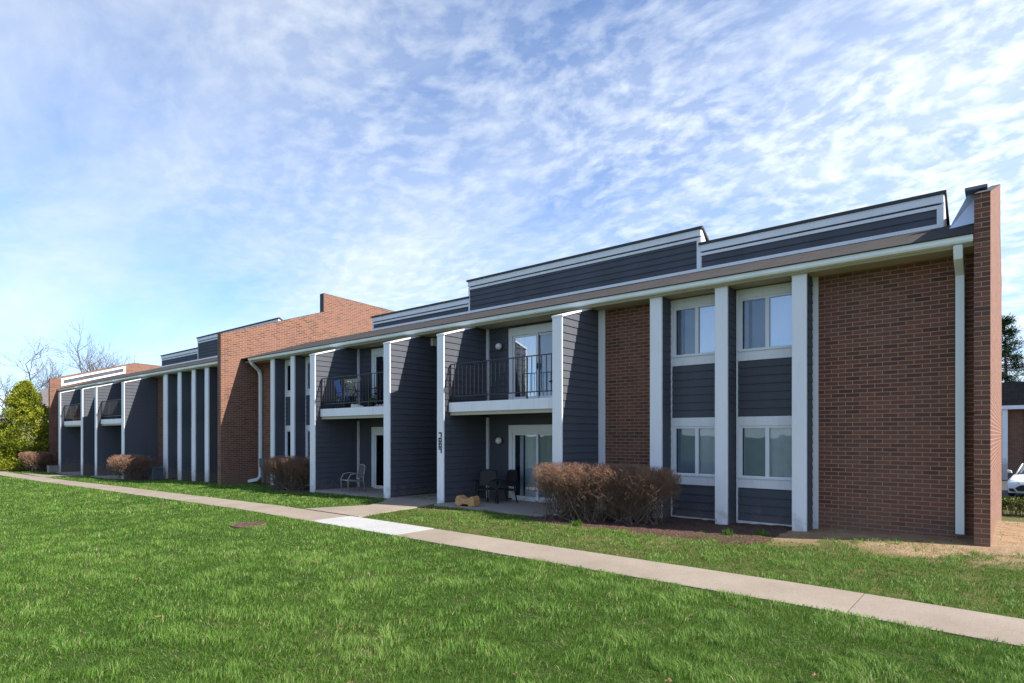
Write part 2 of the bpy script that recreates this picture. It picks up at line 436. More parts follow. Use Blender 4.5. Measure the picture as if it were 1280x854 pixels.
slab_strip('sidewalk_patch', M['newslab'], [-10.25, -9.0, -7.75], lambda x: float(walk_y(x)) - WHW, lambda x: float(walk_y(x)) + WHW, lift=0.018)
def polyslab(name, mat, pts, z, th=0.12):
    mb = MB(); n = len(pts)
    mb.add([(x, y, z) for x, y in pts] + [(x, y, z - th) for x, y in pts], [tuple(range(n))] + [((i+1) % n, i, n+i, n+(i+1) % n) for i in range(n)])
    return tag(mb.build(name, mat), kind='structure')
polyslab('entry_path', M['walk'], [(-12.0, 7.17), (-10.0, 7.17), (-10.22, 8.2), (-10.36, 9.3), (-10.56, 9.78), (-12.32, 9.76), (-11.75, 9.1), (-11.45, 8.5)], 0.026)
polyslab('passage_floor', M['patio'], [(-12.33, 9.78), (-10.56, 9.80), (-10.56, 16.0), (-12.33, 16.0)], 0.030)
polyslab('patio', M['patio'], [(-15.83, 9.80), (-12.6, 9.72), (-12.6, 11.5), (-15.83, 11.5)], 0.02)
polyslab('patio', M['patio'], [(-10.32, 9.5), (-7.15, 9.5), (-7.15, 11.5), (-10.32, 11.5)], 0.045)
for x0, x1 in ((-40.9, -37.4), (-34.8, -31.3)):
    polyslab('patio', M['patio'], [(x0, 9.2), (x1, 9.2), (x1, 11.2), (x0, 11.2)], g1((x0+x1)/2, 9.6) + 0.03)
polyslab('entry_path', M['walk'], [(-41.2, 7.72), (-36.2, 7.66), (-35.2, 9.3), (-37.0, 9.3), (-38.2, 8.2), (-39.6, 7.95)], g1(-37.5, 8.2) + 0.03)
# mulch bed sheet
def mulch(name, x0, x1, y0, y1, seed):
    mb = MB(); nx, ny = int((x1-x0)/0.06), int((y1-y0)/0.06)
    for jy in range(ny+1):
        for ix in range(nx+1):
            x = x0 + (x1-x0)*ix/nx; t = jy/ny
            ya = y0 + 0.18*noise.noise(Vector((x*0.9, seed, 0))) + 0.08*noise.noise(Vector((x*4, seed, 3)))
            y = ya + (y1-ya)*t
            e = min(1, min(ix, nx-ix)/5, jy/4)
            mb.v.append((x, y, g1(x, y) - 0.02 + e*(0.045 + 0.02*noise.noise(Vector((x*9, y*9, seed))) + 0.014*noise.noise(Vector((x*30, y*30, seed))))))
    w = nx+1
    mb.f = [(jy*w+ix, jy*w+ix+1, (jy+1)*w+ix+1, (jy+1)*w+ix) for jy in range(ny) for ix in range(nx)]
    o = mb.build(name, M['mulch'], smooth=True); tag(o, kind='structure')
m, nt, b, o_ = newmat('mulch'); pos = N(nt, 'ShaderNodeNewGeometry').outputs['Position']
vo = N(nt, 'ShaderNodeTexVoronoi', {'Vector': N(nt, 'ShaderNodeMapping', {0: pos, 3: (1, 2.6, 1)}).outputs[0], 'Scale': 26.0})
cc = mixc(nt, N(nt, 'ShaderNodeSeparateColor', {0: vo.outputs[1]}).outputs[0], (0.045, 0.022, 0.016), (0.150, 0.072, 0.048))
cc = mixc(nt, mapr(nt, noise_n(nt, pos, 30, 4, 0.7), 0.55, 0.75, 0, 0.5), cc, (0.30, 0.19, 0.12))
nt.links.new(cc, b.inputs['Base Color']); b.inputs['Roughness'].default_value = 0.95; bump(nt, b, vo.outputs[0], 0.9, 0.03)
M['mulch'] = m
mulch('mulch_bed', -7.5, -2.75, 8.95, 11.15, 1.3)
mulch('mulch_bed', -18.6, -16.1, 9.35, 11.15, 4.1)
mulch('mulch_bed', -31.0, -28.2, 9.2, 10.8, 6.1)

# ------------------------------------------------------------------ apartment building
BO = (-12.0, 11.0, 0.0)
bld = empty('apartment_building', BO, 'long two storey apartment building of red brick and dark grey lap siding with white posts', 'building')
def bp(mb, name, mat, parent=None, bevel=0.0, smooth=False):
    """part of the building (world coordinates in mb)"""
    return mb.build(name, M[mat] if isinstance(mat, str) else mat, parent or bld, BO, smooth, bevel)
ZG, ZE, ZT = 4.38, 4.50, 4.36     # gutter bottom/top, soffit
def wall_box(name, x0, x1, y0, y1, z0, z1, mat='brick', **k): return bp(MB().box(x0, x1, y0, y1, z0, z1), name, mat, **k)

def profile_wall(name, x0, x1, prof, mat='brick'):
    o = bp(MB().prism_yz(prof, x0, x1), name, mat)
    # thin dark metal coping following the top
    top = [p for p in prof if p[1] > 3]
    mb = MB()
    for (ya, za), (yb, zb) in zip(top[:-1], top[1:]):
        d = Vector((yb-ya, zb-za)); 
        if d.length < 0.05: continue
        d.normalize(); n = Vector((-d.y, d.x)) * 0.014
        e = d * 0.012
        if abs(d.y) > 0.9: n = Vector((-0.02, 0)); 
        pr = [(ya-e.x, za-e.y), (yb+e.x, zb+e.y), (yb+e.x+n.x, zb+e.y+n.y), (ya-e.x+n.x, za-e.y+n.y)]
        mb.prism_yz(pr, x0-0.004, x1+0.004)
    bp(mb, 'coping', 'roofedge', o)
    return o
endw = profile_wall('end_wall', -0.40, -0.22, [(10.60, -0.3), (10.60, 5.03), (20.0, 8.15), (20.0, 6.95), (23.2, 6.1), (23.2, -1.5)])
party = profile_wall('party_wall', -22.29, -22.03, [(9.82, -0.5), (9.82, 5.34), (14.06, 6.80), (14.06, 7.57), (21.0, 7.27), (21.0, -1.5)])
party2 = profile_wall('party_wall', -45.56, -45.30, [(9.85, -0.9), (9.85, 5.10), (14.47, 6.51), (19.5, 6.3), (19.5, -1.5)])
# framed siding panel on the far party wall
mb = MB().siding((-45.28, 10.50), (-45.28, 13.90), 4.62, 6.3).clip((-45, 10.41, 5.13), (0, -0.31, 1)).clip((-45, 10.41, 4.68), (0, 0.31, -1))
pnl = bp(mb, 'parapet_panel', 'siding', party2)
mb = MB()
def qxz(mb, pr): mb.prism_yz(pr, -45.295, -45.24)
qxz(mb, [(10.41, 5.03), (13.94, 6.13), (13.94, 6.25), (10.41, 5.15)]); qxz(mb, [(10.41, 4.68), (13.94, 5.78), (13.94, 5.90), (10.41, 4.80)])
qxz(mb, [(10.41, 4.80), (10.54, 4.84), (10.54, 5.07), (10.41, 5.03)]); qxz(mb, [(13.81, 5.86), (13.94, 5.90), (13.94, 6.13), (13.81, 6.09)])
bp(mb, 'panel_frame', 'trim', pnl)

def window(x0, x1, W, zlo, zhi, dark_left=True, head=0.17, sill=0.17, blinds=True, gl='glass'):
    """two-light sliding window in bay x0..x1, glass between zlo and zhi"""
    fr = MB()
    fr.box(x0, x1, W-0.022, W+0.05, zhi+0.03, zhi+0.03+head)                 # head trim
    fr.box(x0, x1, W-0.022, W+0.05, zlo-0.03-sill, zlo-0.03)                 # apron trim
    fr.box(x0, x1, W-0.045, W+0.05, zlo-0.03, zlo+0.0)                       # sill lip
    fr.box(x0, x0+0.035, W-0.022, W+0.05, zlo, zhi+0.03); fr.box(x1-0.035, x1, W-0.022, W+0.05, zlo, zhi+0.03)
    w = bp(fr, 'window', 'trim', bevel=0.004)
    xm = (x0+x1)/2
    fb = MB()
    fb.box(x0+0.035, x1-0.035, W-0.008, W+0.045, zhi-0.012, zhi+0.03)
    fb.box(x0+0.035, x0+0.075, W-0.010, W+0.045, zlo, zhi-0.012); fb.box(x1-0.075, x1-0.035, W-0.010, W+0.045, zlo, zhi-0.012)
    fb.box(xm-0.035, xm+0.035, W-0.012, W+0.045, zlo, zhi-0.012)
    fb.box(x0+0.075, xm-0.035, W-0.004, W+0.045, zlo, zlo+0.022); fb.box(xm+0.035, x1-0.075, W-0.004, W+0.045, zlo, zlo+0.022)
    bp(fb, 'sash_frame', 'trim', w, bevel=0.003)
    bp(MB().box(x0+0.075, xm-0.035, W+0.014, W+0.020, zlo+0.02, zhi-0.01), 'pane', 'screen', w)
    bp(MB().box(xm+0.035, x1-0.075, W+0.022, W+0.028, zlo+0.02, zhi-0.01), 'pane', gl, w)
    bl = MB(); x = x0+0.08; i = 0
    while x < x1-0.09:
        i += 1
        if not (i == 2 and x < xm and zlo > 2):
            a = 0.22 + 0.12*math.sin(i*2.3)
            dx, dy = 0.043*math.cos(a), 0.043*math.sin(a)
            cx_ = x+0.04
            bl.add([(cx_-dx, W+0.075-dy, zlo+0.01), (cx_+dx, W+0.075+dy, zlo+0.01), (cx_+dx, W+0.075+dy, zhi), (cx_-dx, W+0.075-dy, zhi)], [(0, 1, 2, 3)])
        x += 0.078
    bp(bl, 'blinds', 'blind' if blinds else 'curtain', w)
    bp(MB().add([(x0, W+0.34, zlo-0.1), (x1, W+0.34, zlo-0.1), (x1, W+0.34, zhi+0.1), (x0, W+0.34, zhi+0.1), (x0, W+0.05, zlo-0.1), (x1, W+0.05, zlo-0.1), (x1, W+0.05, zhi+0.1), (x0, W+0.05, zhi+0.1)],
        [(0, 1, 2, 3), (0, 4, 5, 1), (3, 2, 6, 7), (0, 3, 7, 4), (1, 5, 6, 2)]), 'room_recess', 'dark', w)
    return w

def window_bay(x0, x1, W, zb, bl=True):
    """two windows over siding spandrels, between two posts"""
    window(x0+0.03, x1-0.03, W, 3.22, 4.14); window(x0+0.03, x1-0.03, W, 0.88, 1.79, gl='lowglass')
    bp(MB().siding((x0, W), (x1, W), 1.99, 3.02, 0.150), 'spandrel_siding', 'siding'); bp(MB().siding((x0, W), (x1, W), zb+0.05, 0.68, 0.150), 'spandrel_siding', 'siding')
    mb = MB().box(x0, x1, W-0.03, W+0.02, zb+0.0, zb+0.05).box(x0, x0+0.03, W-0.028, W+0.02, zb+0.05, 4.33).box(x1-0.03, x1, W-0.028, W+0.02, zb+0.05, 4.33)
    bp(mb, 'bay_trim', 'trim', bevel=0.003)

def pilaster(x0, x1, P, W, zb):
    o = bp(MB().box(x0, x1, P, P+0.05, zb, ZG+0.0), 'pilaster', 'trim', bevel=0.005)
    mb = MB().box(x0+0.012, x1-0.012, P+0.05, W+0.03, zb, ZG-0.03)
    mb.siding((x1-0.012, P+0.05), (x1-0.012, W+0.0), zb+0.02, ZG-0.03, 0.150, 0.014).siding((x0+0.012, W), (x0+0.012, P+0.05), zb+0.02, ZG-0.03, 0.150, 0.014)
    bp(mb, 'side_siding', 'siding', o)
    bp(MB().box(x0-0.006, x1+0.006, P-0.008, P+0.03, ZG-0.055, ZG-0.04), 'cap_bead', 'trim', o)

def fin(x0, x1, F, back, zb, gy):
    """deep siding clad wall running out past the eave, white front board and sloping cap"""
    zf = 4.055
    sl = (ZG-0.02-zf)/(gy-F)
    core = MB().prism_yz([(F+0.03, zb), (F+0.03, zf-0.04), (gy, ZG-0.06), (back, ZG-0.03), (back, zb)], x0+0.014, x1-0.014)
    core.siding((x1-0.014, F+0.03), (x1-0.014, back), zb+0.02, ZG, 0.152).siding((x0+0.014, back), (x0+0.014, F+0.03), zb+0.02, ZG, 0.152)
    k = math.hypot(1, sl)
    core.clip((0, F, zf-0.015), (0, -sl/k, 1/k)); core.clip((0, 0, ZT), (0, 0, 1))
    o = bp(core, 'fin_wall', 'siding')
    bp(MB().box(x0, x1, F, F+0.03, zb, zf-0.02), 'corner_board', 'trim', o, bevel=0.004)
    bp(MB().prism_yz([(F-0.01, zf-0.03), (gy+0.02, ZG-0.035), (gy+0.02, ZG), (F-0.01, zf+0.01)], x0-0.012, x1+0.022), 'cap_board', 'trim', o)
    return o

def glass_door(x0, x1, Y, z0, z1, trim=0.16, head=0.20, upper=False):
    fr = MB().box(x0, x0+trim*0.75, Y-0.03, Y+0.02, z0, z1).box(x1-trim*0.75, x1, Y-0.03, Y+0.02, z0, z1).box(x0, x1, Y-0.033, Y+0.02, z1, z1+head)
    d = bp(fr, 'sliding_door', 'trim', bevel=0.004)
    a, b = x0+trim*0.75, x1-trim*0.75; xm = (a+b)/2
    fb = MB()
    for (p, q, yy) in ((a, xm+0.03, Y+0.0), (xm-0.03, b, Y+0.035)):
        fb.box(p, p+0.055, yy, yy+0.03, z0+0.07, z1-0.05).box(q-0.055, q, yy, yy+0.03, z0+0.07, z1-0.05)
        fb.box(p, q, yy, yy+0.03, z0+0.0, z0+0.07).box(p, q, yy, yy+0.03, z1-0.05, z1)
    fb.box(a, b, Y-0.05, Y+0.08, z0-0.04, z0)
    bp(fb, 'door_frame', 'trim', d, bevel=0.003)
    bp(MB().box(a+0.05, xm-0.02, Y+0.012, Y+0.018, z0+0.07, z1-0.05), 'pane', 'glass' if z0 > 2 else 'lowglass', d)
    bp(MB().box(xm+0.02, b-0.05, Y+0.047, Y+0.053, z0+0.07, z1-0.05), 'pane', 'screen' , d)
    bp(MB().box(xm+0.018, xm+0.035, Y-0.035, Y-0.0, z0+0.72, z0+0.86), 'handle', 'black', d)
    bl = MB(); x = a+0.10; i = 0
    while x < b-0.05:
        i += 1
        if i not in (1, 3):
            an = 0.5 + 0.3*math.sin(i*1.9); dx, dy = 0.045*math.cos(an), 0.045*math.sin(an)
            bl.add([(x-dx, Y+0.12-dy, z0+0.06), (x+dx, Y+0.12+dy, z0+0.06), (x+dx, Y+0.12+dy, z1-0.03), (x-dx, Y+0.12-dy, z1-0.03)], [(0, 1, 2, 3)])
        x += 0.082
    bp(bl, 'blinds', 'blind', d)
    Yb = Y+0.38
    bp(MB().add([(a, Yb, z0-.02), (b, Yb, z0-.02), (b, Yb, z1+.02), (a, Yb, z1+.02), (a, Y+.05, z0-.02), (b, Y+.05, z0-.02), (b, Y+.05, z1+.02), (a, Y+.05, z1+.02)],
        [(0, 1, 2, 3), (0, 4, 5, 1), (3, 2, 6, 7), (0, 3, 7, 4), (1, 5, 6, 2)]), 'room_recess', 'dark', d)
    return d

def globe(x, Y, z):
    o = bp(MB().lathe([(0.0, 0.0), (0.045, 0.0), (0.05, 0.02), (0.03, 0.045), (0.0, 0.05)], (x, Y, z), 14, 'y'), 'globe_light', 'black', smooth=True)
    pr = [(0.085*math.sin(t), 0.11-0.085*math.cos(t)) for t in np.linspace(0.001, math.pi-0.001, 12)]
    bp(MB().lathe(pr, (x, Y, z), 18, 'y'), 'globe', 'globe', o, smooth=True)

def recess(x0, x1, F, zb, sy, Y, doorx, lit=True, trimx=None, far=False):
    """two stacked porches between two fins: back wall, doors, balcony with railing"""
    mb = MB(); d0, d1 = doorx
    for za, zbm, lo, hi in ((zb, 2.2, 0.05+zb, 1.91), (2.42, ZT, 2.42, 4.30)):
        mb.siding((x0, Y), (d0, Y), za, zbm, 0.152); mb.siding((d1, Y), (x1, Y), za, zbm, 0.152)
        mb.siding((d0, Y), (d1, Y), hi, zbm, 0.152)
    mb.box(x0, d0, Y, Y+0.05, zb, ZT).box(d1, x1, Y, Y+0.05, zb, ZT).box(d0, d1, Y, Y+0.05, 1.91, 2.42).box(d0, d1, Y, Y+0.05, 4.30, ZT)
    bp(mb, 'porch_wall', 'siding')
    bp(MB().box(x0, x0+0.07, Y-0.07, Y-0.02, zb+0.03, 2.1).box(x0, x0+0.07, Y-0.07, Y-0.02, 2.42, ZT), 'corner_trim', 'trim')
    glass_door(d0, d1, Y, zb+0.09, 1.70, head=0.2)
    glass_door(d0, d1, Y, 2.52, 4.10, head=0.2)
    if lit:
        globe(d0-0.24, Y-0.02, 3.87); globe(d0-0.24, Y-0.02, 1.51)
    bal = bp(MB().box(x0+0.02, x1-0.02, sy+0.03, Y-0.02, 2.24, 2.42), 'balcony', 'patio')
    bp(MB().box(x0+0.02, x1-0.01, sy, sy+0.03, 2.20, 2.425), 'fascia_board', 'trim', bal, bevel=0.004)
    bp(MB().box(x0+0.03, x1-0.01, sy+0.05, Y-0.02, 2.19, 2.235).box(x0+0.03, x1-0.02, sy+0.035, sy+0.07, 2.12, 2.235), 'underside', 'beige', bal)
    rl = MB(); zt, zl = 3.34, 2.57; xa, xb, ya = x0+0.035, x1-0.02, sy+0.045
    rl.box(xa, xb, ya-0.016, ya+0.016, zt-0.016, zt+0.004).box(xa, xb, ya-0.010, ya+0.010, zl-0.012, zl+0.012)
    n = int((xb-xa)/0.125)
    for i in range(n+1):
        x = xa+(xb-xa)*i/n
        big = i in (0, n) or i % 9 == 0
        w = 0.013 if big else 0.0065
        rl.box(x-w, x+w, ya-w, ya+w, 2.40 if big else zl, zt-0.016)
    bp(rl, 'railing', 'black', bal)
    return bal

def roof(x0, x1, dy, zflat=5.36):
    g = 10.55+dy; t = g+2.72
    mb = MB().prism_yz([(g, ZE-0.01), (t, zflat+0.06), (t, zflat-0.1), (g+0.20, ZE-0.04), (g, ZE-0.025)], x0, x1)
    r = bp(mb, 'roof', 'shingle')
    # spread the shingle uv along the slope
    me = r.data; uv = me.uv_layers[0]
    for p in me.polygons:
        if p.normal.z > 0.5:
            for li in p.loop_indices:
                v = me.vertices[me.loops[li].vertex_index].co; uv.data[li].uv = (v.x, v.y*1.06)
    bp(MB().box(x0, x1, t, 19.8+dy, zflat-0.2, zflat-0.02), 'flat_roof', 'roofedge', r)
def gutter(x0, x1, dy):
    y = 10.60+dy
    pr = [(y, ZE-0.02), (y-0.015, ZE-0.02), (y-0.03, ZE-0.02), (y-0.034, ZE-0.036), (y-0.026, ZE-0.045), (y-0.022, ZE-0.088), (y-0.004, ZG+0.004), (y+0.10, ZG), (y+0.10, ZE-0.025), (y+0.085, ZE-0.025), (y+0.085, ZG+0.02), (y+0.03, ZG+0.02), (y-0.005, ZE-0.07), (y-0.012, ZE-0.03)]
    o = bp(MB().prism_yz(pr, x0, x1), 'gutter', 'gutter')
    bp(MB().box(x0, x1, y+0.10, y+0.125, ZT-0.02, ZE-0.03), 'fascia', 'beige', o)
    return o
def soffit(x0, x1, y0, y1): bp(MB().box(x0, x1, y0, y1, ZT, ZT+0.03), 'soffit', 'beige')

def downspout(pts, w=0.055, d=0.04, name='downspout'):
    mb = MB()
    ps = [Vector(p) for p in pts]; n = len(ps); vs = []
    for i, p in enumerate(ps):
        dr = (ps[min(i+1, n-1)]-ps[max(i-1, 0)]).normalized()
        a = Vector((1, 0, 0)) if abs(dr.x) < 0.8 else Vector((0, 0, 1))
        a = (a - dr*a.dot(dr)).normalized(); c = dr.cross(a)
        for sx, sy in ((-1, -1), (1, -1), (1, 1), (-1, 1)): vs.append(p + a*w*sx + c*d*sy)
    fs = [(i*4+j, i*4+(j+1) % 4, (i+1)*4+(j+1) % 4, (i+1)*4+j) for i in range(n-1) for j in range(4)] + [(0, 3, 2, 1), tuple((n-1)*4+j for j in range(4))]
    mb.add(vs, fs)
    return bp(mb, name, 'gutter', bevel=0.008)

# --- near section (x -22.03 .. -0.40)
W, P, F = 11.20, 10.75, 9.80
wall_box('brick_panel', -2.53, -0.40, W, W+0.2, -0.4, ZT)
wall_box('brick_panel', -6.75, -5.40, W, W+0.2, -0.4, ZT)
wall_box('brick_panel', -22.03, -20.15, W, W+0.2, -0.5, ZT)
wall_box('brick_panel', -17.42, -15.95, W, W+0.2, -0.5, ZT)
bp(MB().box(-2.63, -2.53, W-0.03, W+0.1, -0.05, ZT), 'corner_trim', 'trim', bevel=0.004)
bp(MB().box(-6.90, -6.74, W-0.03, W+0.1, -0.05, ZT), 'corner_trim', 'trim', bevel=0.004)
window_bay(-3.92, -2.82, W, 0.02); window_bay(-5.22, -4.15, W, 0.0)
window_bay(-19.99, -18.85, W, -0.12); window_bay(-18.64, -17.44, W, -0.1)
for x0, x1 in ((-2.84, -2.61), (-4.16, -3.93), (-5.46, -5.21)): pilaster(x0, x1, P, W, -0.02)
for x0, x1 in ((-20.22, -19.98), (-18.87, -18.63)): pilaster(x0, x1, P, W, -0.15)
fin(-7.14, -6.90, F, 11.34, -0.1, 10.86)
fin(-10.55, -10.32, F, 11.34, -0.1, 10.86)
fin(-12.59, -12.33, F, 14.4, -0.1, 10.86)
fin(-16.10, -15.83, F, 11.34, -0.1, 10.86)
bp(MB().siding((-10.541, 14.4), (-10.541, 11.34), 0.03, ZT).box(-10.541, -10.33, 11.341, 14.4, 0.03, ZT).siding((-12.33, 14.4), (-10.55, 14.4), 0.03, ZT), 'passage_wall', 'siding')
wl = bp(MB().box(-12.31, -12.23, 11.2, 11.35, 4.12, 4.33), 'wall_light', 'globe')
recess(-10.32, -7.15, F, 0.0, 9.95, 11.36, (-9.60, -7.86))
recess(-15.83, -12.60, F, -0.05, 9.97, 11.36, (-15.15, -13.4), lit=False)
soffit(-22.03, -0.40, 10.72, 11.42)
for a, b in ((-16.1, -7.0),): bp(MB().box(a, b, 11.42, 11.7, ZT, ZT+0.03), 'soffit', 'beige')
gutter(-21.52, -0.41, 0.0)
roof(-22.03, -0.40, 0.0)
# solid body behind the facade (left and right of the passage)
bp(MB().box(-22.02, -12.62, 11.76, 19.7, -1.4, 4.34).box(-10.32, -0.41, 11.76, 19.7, -1.4, 4.34).box(-12.62, -10.32, 14.5, 19.7, -1.4, 4.34).box(-12.62, -10.3, 11.5, 14.5, ZT+0.04, ZT+0.08), 'rear_wall', 'siding')
bp(MB().box(-22.02, -0.41, 13.32, 19.7, 4.342, 5.15), 'upper_wall', 'siding')
# --- penthouse screens (boxed dormers along the roof)
def penthouse(x0, x1, Y, zb, zt, left_end=True, right_end=True, rake=0.42, slope=0.57):
    """siding face with white fascia, dark roof edge, roof falling to the back"""
    yb = Y+rake+ (zt-zb-0.05)*1.2
    mb = MB().siding((x0+0.03, Y), (x1-0.03, Y), zb+0.08, zt-0.25, 0.150)
    mb.prism_yz([(Y+0.001, zb-0.15), (Y+0.001, zt-0.05), (yb, zb), (yb, zb-0.15)], x0+0.02, x1-0.02)
    o = bp(mb, 'dormer', 'siding')
    t = MB().box(x0, x1, Y-0.05, Y+0.0, zt-0.205, zt-0.058)        # fascia
    t.box(x0, x1, Y-0.028, Y+0.0, zt-0.30, zt-0.235)               # frieze
    if right_end:
        t.box(x1-0.10, x1, Y-0.024, Y+0.0, zb+0.08, zt-0.30)
        t.prism_yz([(Y, zb+0.0), (Y, zt-0.04), (Y+(zt-zb-0.05)*0.95, zb+0.05), (Y+(zt-zb-0.05)*0.9, zb)], x1-0.02, x1+0.012)
    if left_end: t.box(x0, x0+0.06, Y-0.024, Y+0.0, zb+0.08, zt-0.30)
    bp(t, 'trim_boards', 'trim', o, bevel=0.003)
    bp(MB().box(x0+0.04, x1-0.04, Y-0.012, Y+0.0, zt-0.235, zt-0.205).prism_yz([(Y-0.075, zt-0.058), (Y-0.075, zt), (Y+0.0, zt+0.02), (yb+0.1, zb+0.02), (yb+0.1, zb-0.03), (Y, zt-0.04)], x0-0.04, x1+0.04), 'roof_edge', 'roofedge', o)
    return o
Y1 = 13.20
penthouse(-5.42, -0.93, Y1, 5.36, 6.03, left_end=False)
penthouse(-12.78, -5.42, Y1+0.0, 5.36, 6.40)
penthouse(-17.56, -12.78, Y1, 5.36, 5.90, right_end=False)
bp(MB().box(-17.56, -0.93, Y1-0.03, Y1+0.0, 5.37, 5.455), 'base_trim', 'trim')
# flashing saddle by the end wall
mb = MB(); a = [(-0.80, 12.35, 5.10), (-0.41, 12.35, 5.13), (-0.41, 12.9, 5.78), (-0.57, 12.75, 5.73)]
mb.add(a + [(x, y+0.25, z) for x, y, z in a], [(0, 1, 2, 3), (7, 6, 5, 4), (0, 3, 7, 4), (3, 2, 6, 7), (0, 4, 5, 1)])
fl = bp(mb, 'flashing', 'metal'); bp(MB().box(-0.60, -0.30, 12.6, 13.0, 5.76, 5.81), 'flashing_cap', 'grey', fl)
# downspouts and meters
downspout([(-0.585, 10.66, ZG-0.0), (-0.585, 10.72, ZG-0.16), (-0.585, 11.10, ZG-0.32), (-0.585, 11.13, ZG-0.5), (-0.585, 11.13, 0.17)], 0.055, 0.045)
downspout([(-21.50, 10.66, ZG+0.02), (-21.50, 10.72, ZG-0.1), (-21.62, 11.05, ZG-0.32), (-21.66, 11.12, ZG-0.5), (-21.66, 11.12, 0.1), (-21.74, 11.02, -0.02), (-21.95, 10.8, -0.08)], 0.06, 0.045)
bp(MB().box(-21.56, -21.26, 11.02, 11.2, 0.45, 0.78).box(-21.5, -21.4, 11.08, 11.16, -0.1, 0.45), 'meter_box', 'grey', bevel=0.01)
bp(MB().box(-17.66, -17.46, 11.04, 11.19, 0.55, 0.85).box(-17.6, -17.54, 11.1, 11.15, -0.1, 0.55), 'meter_box', 'grey', bevel=0.01)
# unit number reading downwards on the white board
def digit(mb, ch, cx, cz, h, w, y, t=0.030):
    seg = {'0': 'abcdef', '1': 'bc', '2': 'abged', '3': 'abgcd', '4': 'fgbc', '5': 'afgcd', '7': 'abc', '8': 'abcdefg'}[ch]
    q = {'a': (-w, w, h-t, h), 'd': (-w, w, -h, -h+t), 'g': (-w, w, -t/2, t/2), 'f': (-w, -w+t, 0, h), 'b': (w-t, w, 0, h), 'e': (-w, -w+t, -h, 0), 'c': (w-t, w, -h, 0)}
    for s_ in seg:
        x0, x1, z0, z1 = q[s_]; k = 0.0003*ord(s_)/10; mb.box(cx+x0, cx+x1, y-0.008-k, y, cz+z0, cz+z1)
mb = MB()
for i, ch in enumerate('7007'): digit(mb, ch, -10.435, 1.66-0.128*i, 0.058, 0.052, F-0.001)
bp(mb, 'unit_number', 'black')
# --- far section (x -45.30 .. -22.29), stands a little forward
D2 = -0.35; W2, P2, F2 = W+D2, P+D2, F+D2
wall_box('brick_panel', -24.45, -22.29, W2, W2+0.2, -0.8, ZT)
wall_box('brick_panel', -45.30, -41.6, W2, W2+0.2, -0.9, ZT)
wall_box('brick_panel', -30.9, -28.9, W2, W2+0.2, -0.8, ZT)
for x0, x1 in ((-24.76, -24.43), (-25.98, -25.68), (-27.40, -27.10), (-28.84, -28.58)): pilaster(x0, x1, P2, W2, -0.5)
for x0, x1 in ((-25.68, -24.76), (-27.10, -25.98), (-28.58, -27.40)): window_bay(x0, x1, W2, -0.35)
bp(MB().box(-29.25, -28.86, W2-0.36, W2+0.1, -0.5, ZT), 'corner_trim', 'trim')
for x0, x1, bk in ((-31.24, -30.90, 11.0), (-35.10, -34.80, 11.0), (-37.40, -37.08, 14), (-41.60, -41.20, 11.0)): fin(x0, x1, F2, bk, -0.65, 10.51)
bp(MB().siding((-37.08, 13.4), (-35.1, 13.4), -0.5, ZT).box(-35.09, -34.9, 11.0, 13.4, -0.5, ZT), 'passage_wall', 'siding')
recess(-34.80, -31.24, F2, -0.38, 9.62, 11.01, (-34.0, -32.2), lit=False)
recess(-41.20, -37.40, F2, -0.45, 9.60, 11.01, (-40.4, -38.6), lit=False)
soffit(-45.30, -22.29, 10.37, 11.07)
gutter(-45.25, -22.35, D2)
roof(-45.30, -22.29, D2)
bp(MB().box(-45.28, -37.1, 11.41, 19.3, -1.6, 4.34).box(-34.9, -22.3, 11.41, 19.3, -1.6, 4.34).box(-37.1, -34.9, 13.5, 19.3, -1.6, 4.34).box(-37.1, -34.9, 11.2, 13.5, ZT+0.04, ZT+0.08), 'rear_wall', 'siding')
bp(MB().box(-45.28, -22.3, 12.97, 19.3, 4.342, 5.15), 'upper_wall', 'siding')
Y2 = 12.85
penthouse(-36.0, -31.35, Y2, 5.36, 6.05, right_end=False)
penthouse(-31.35, -23.44, Y2, 5.36, 6.55)
bp(MB().box(-36.0, -23.44, Y2-0.03, Y2, 5.37, 5.455), 'base_trim', 'trim')
downspout([(-22.45, 10.32, ZG+0.02), (-22.45, 10.42, ZG-0.12), (-22.45, 10.7, ZG-0.34), (-22.45, 10.78, ZG-0.5), (-22.45, 10.78, -0.3)], 0.05, 0.04)
downspout([(-45.1, 10.32, ZG+0.02), (-45.1, 10.42, ZG-0.12), (-45.1, 10.7, ZG-0.34), (-45.1, 10.78, ZG-0.5), (-45.1, 10.78, -0.5)], 0.05, 0.04)

exec_after = []
# ------------------------------------------------------------------ things by the building
def thing_parts(root, parts):
    for name, mb, mat, kw in parts: mb.build(name, M[mat], root, **kw)

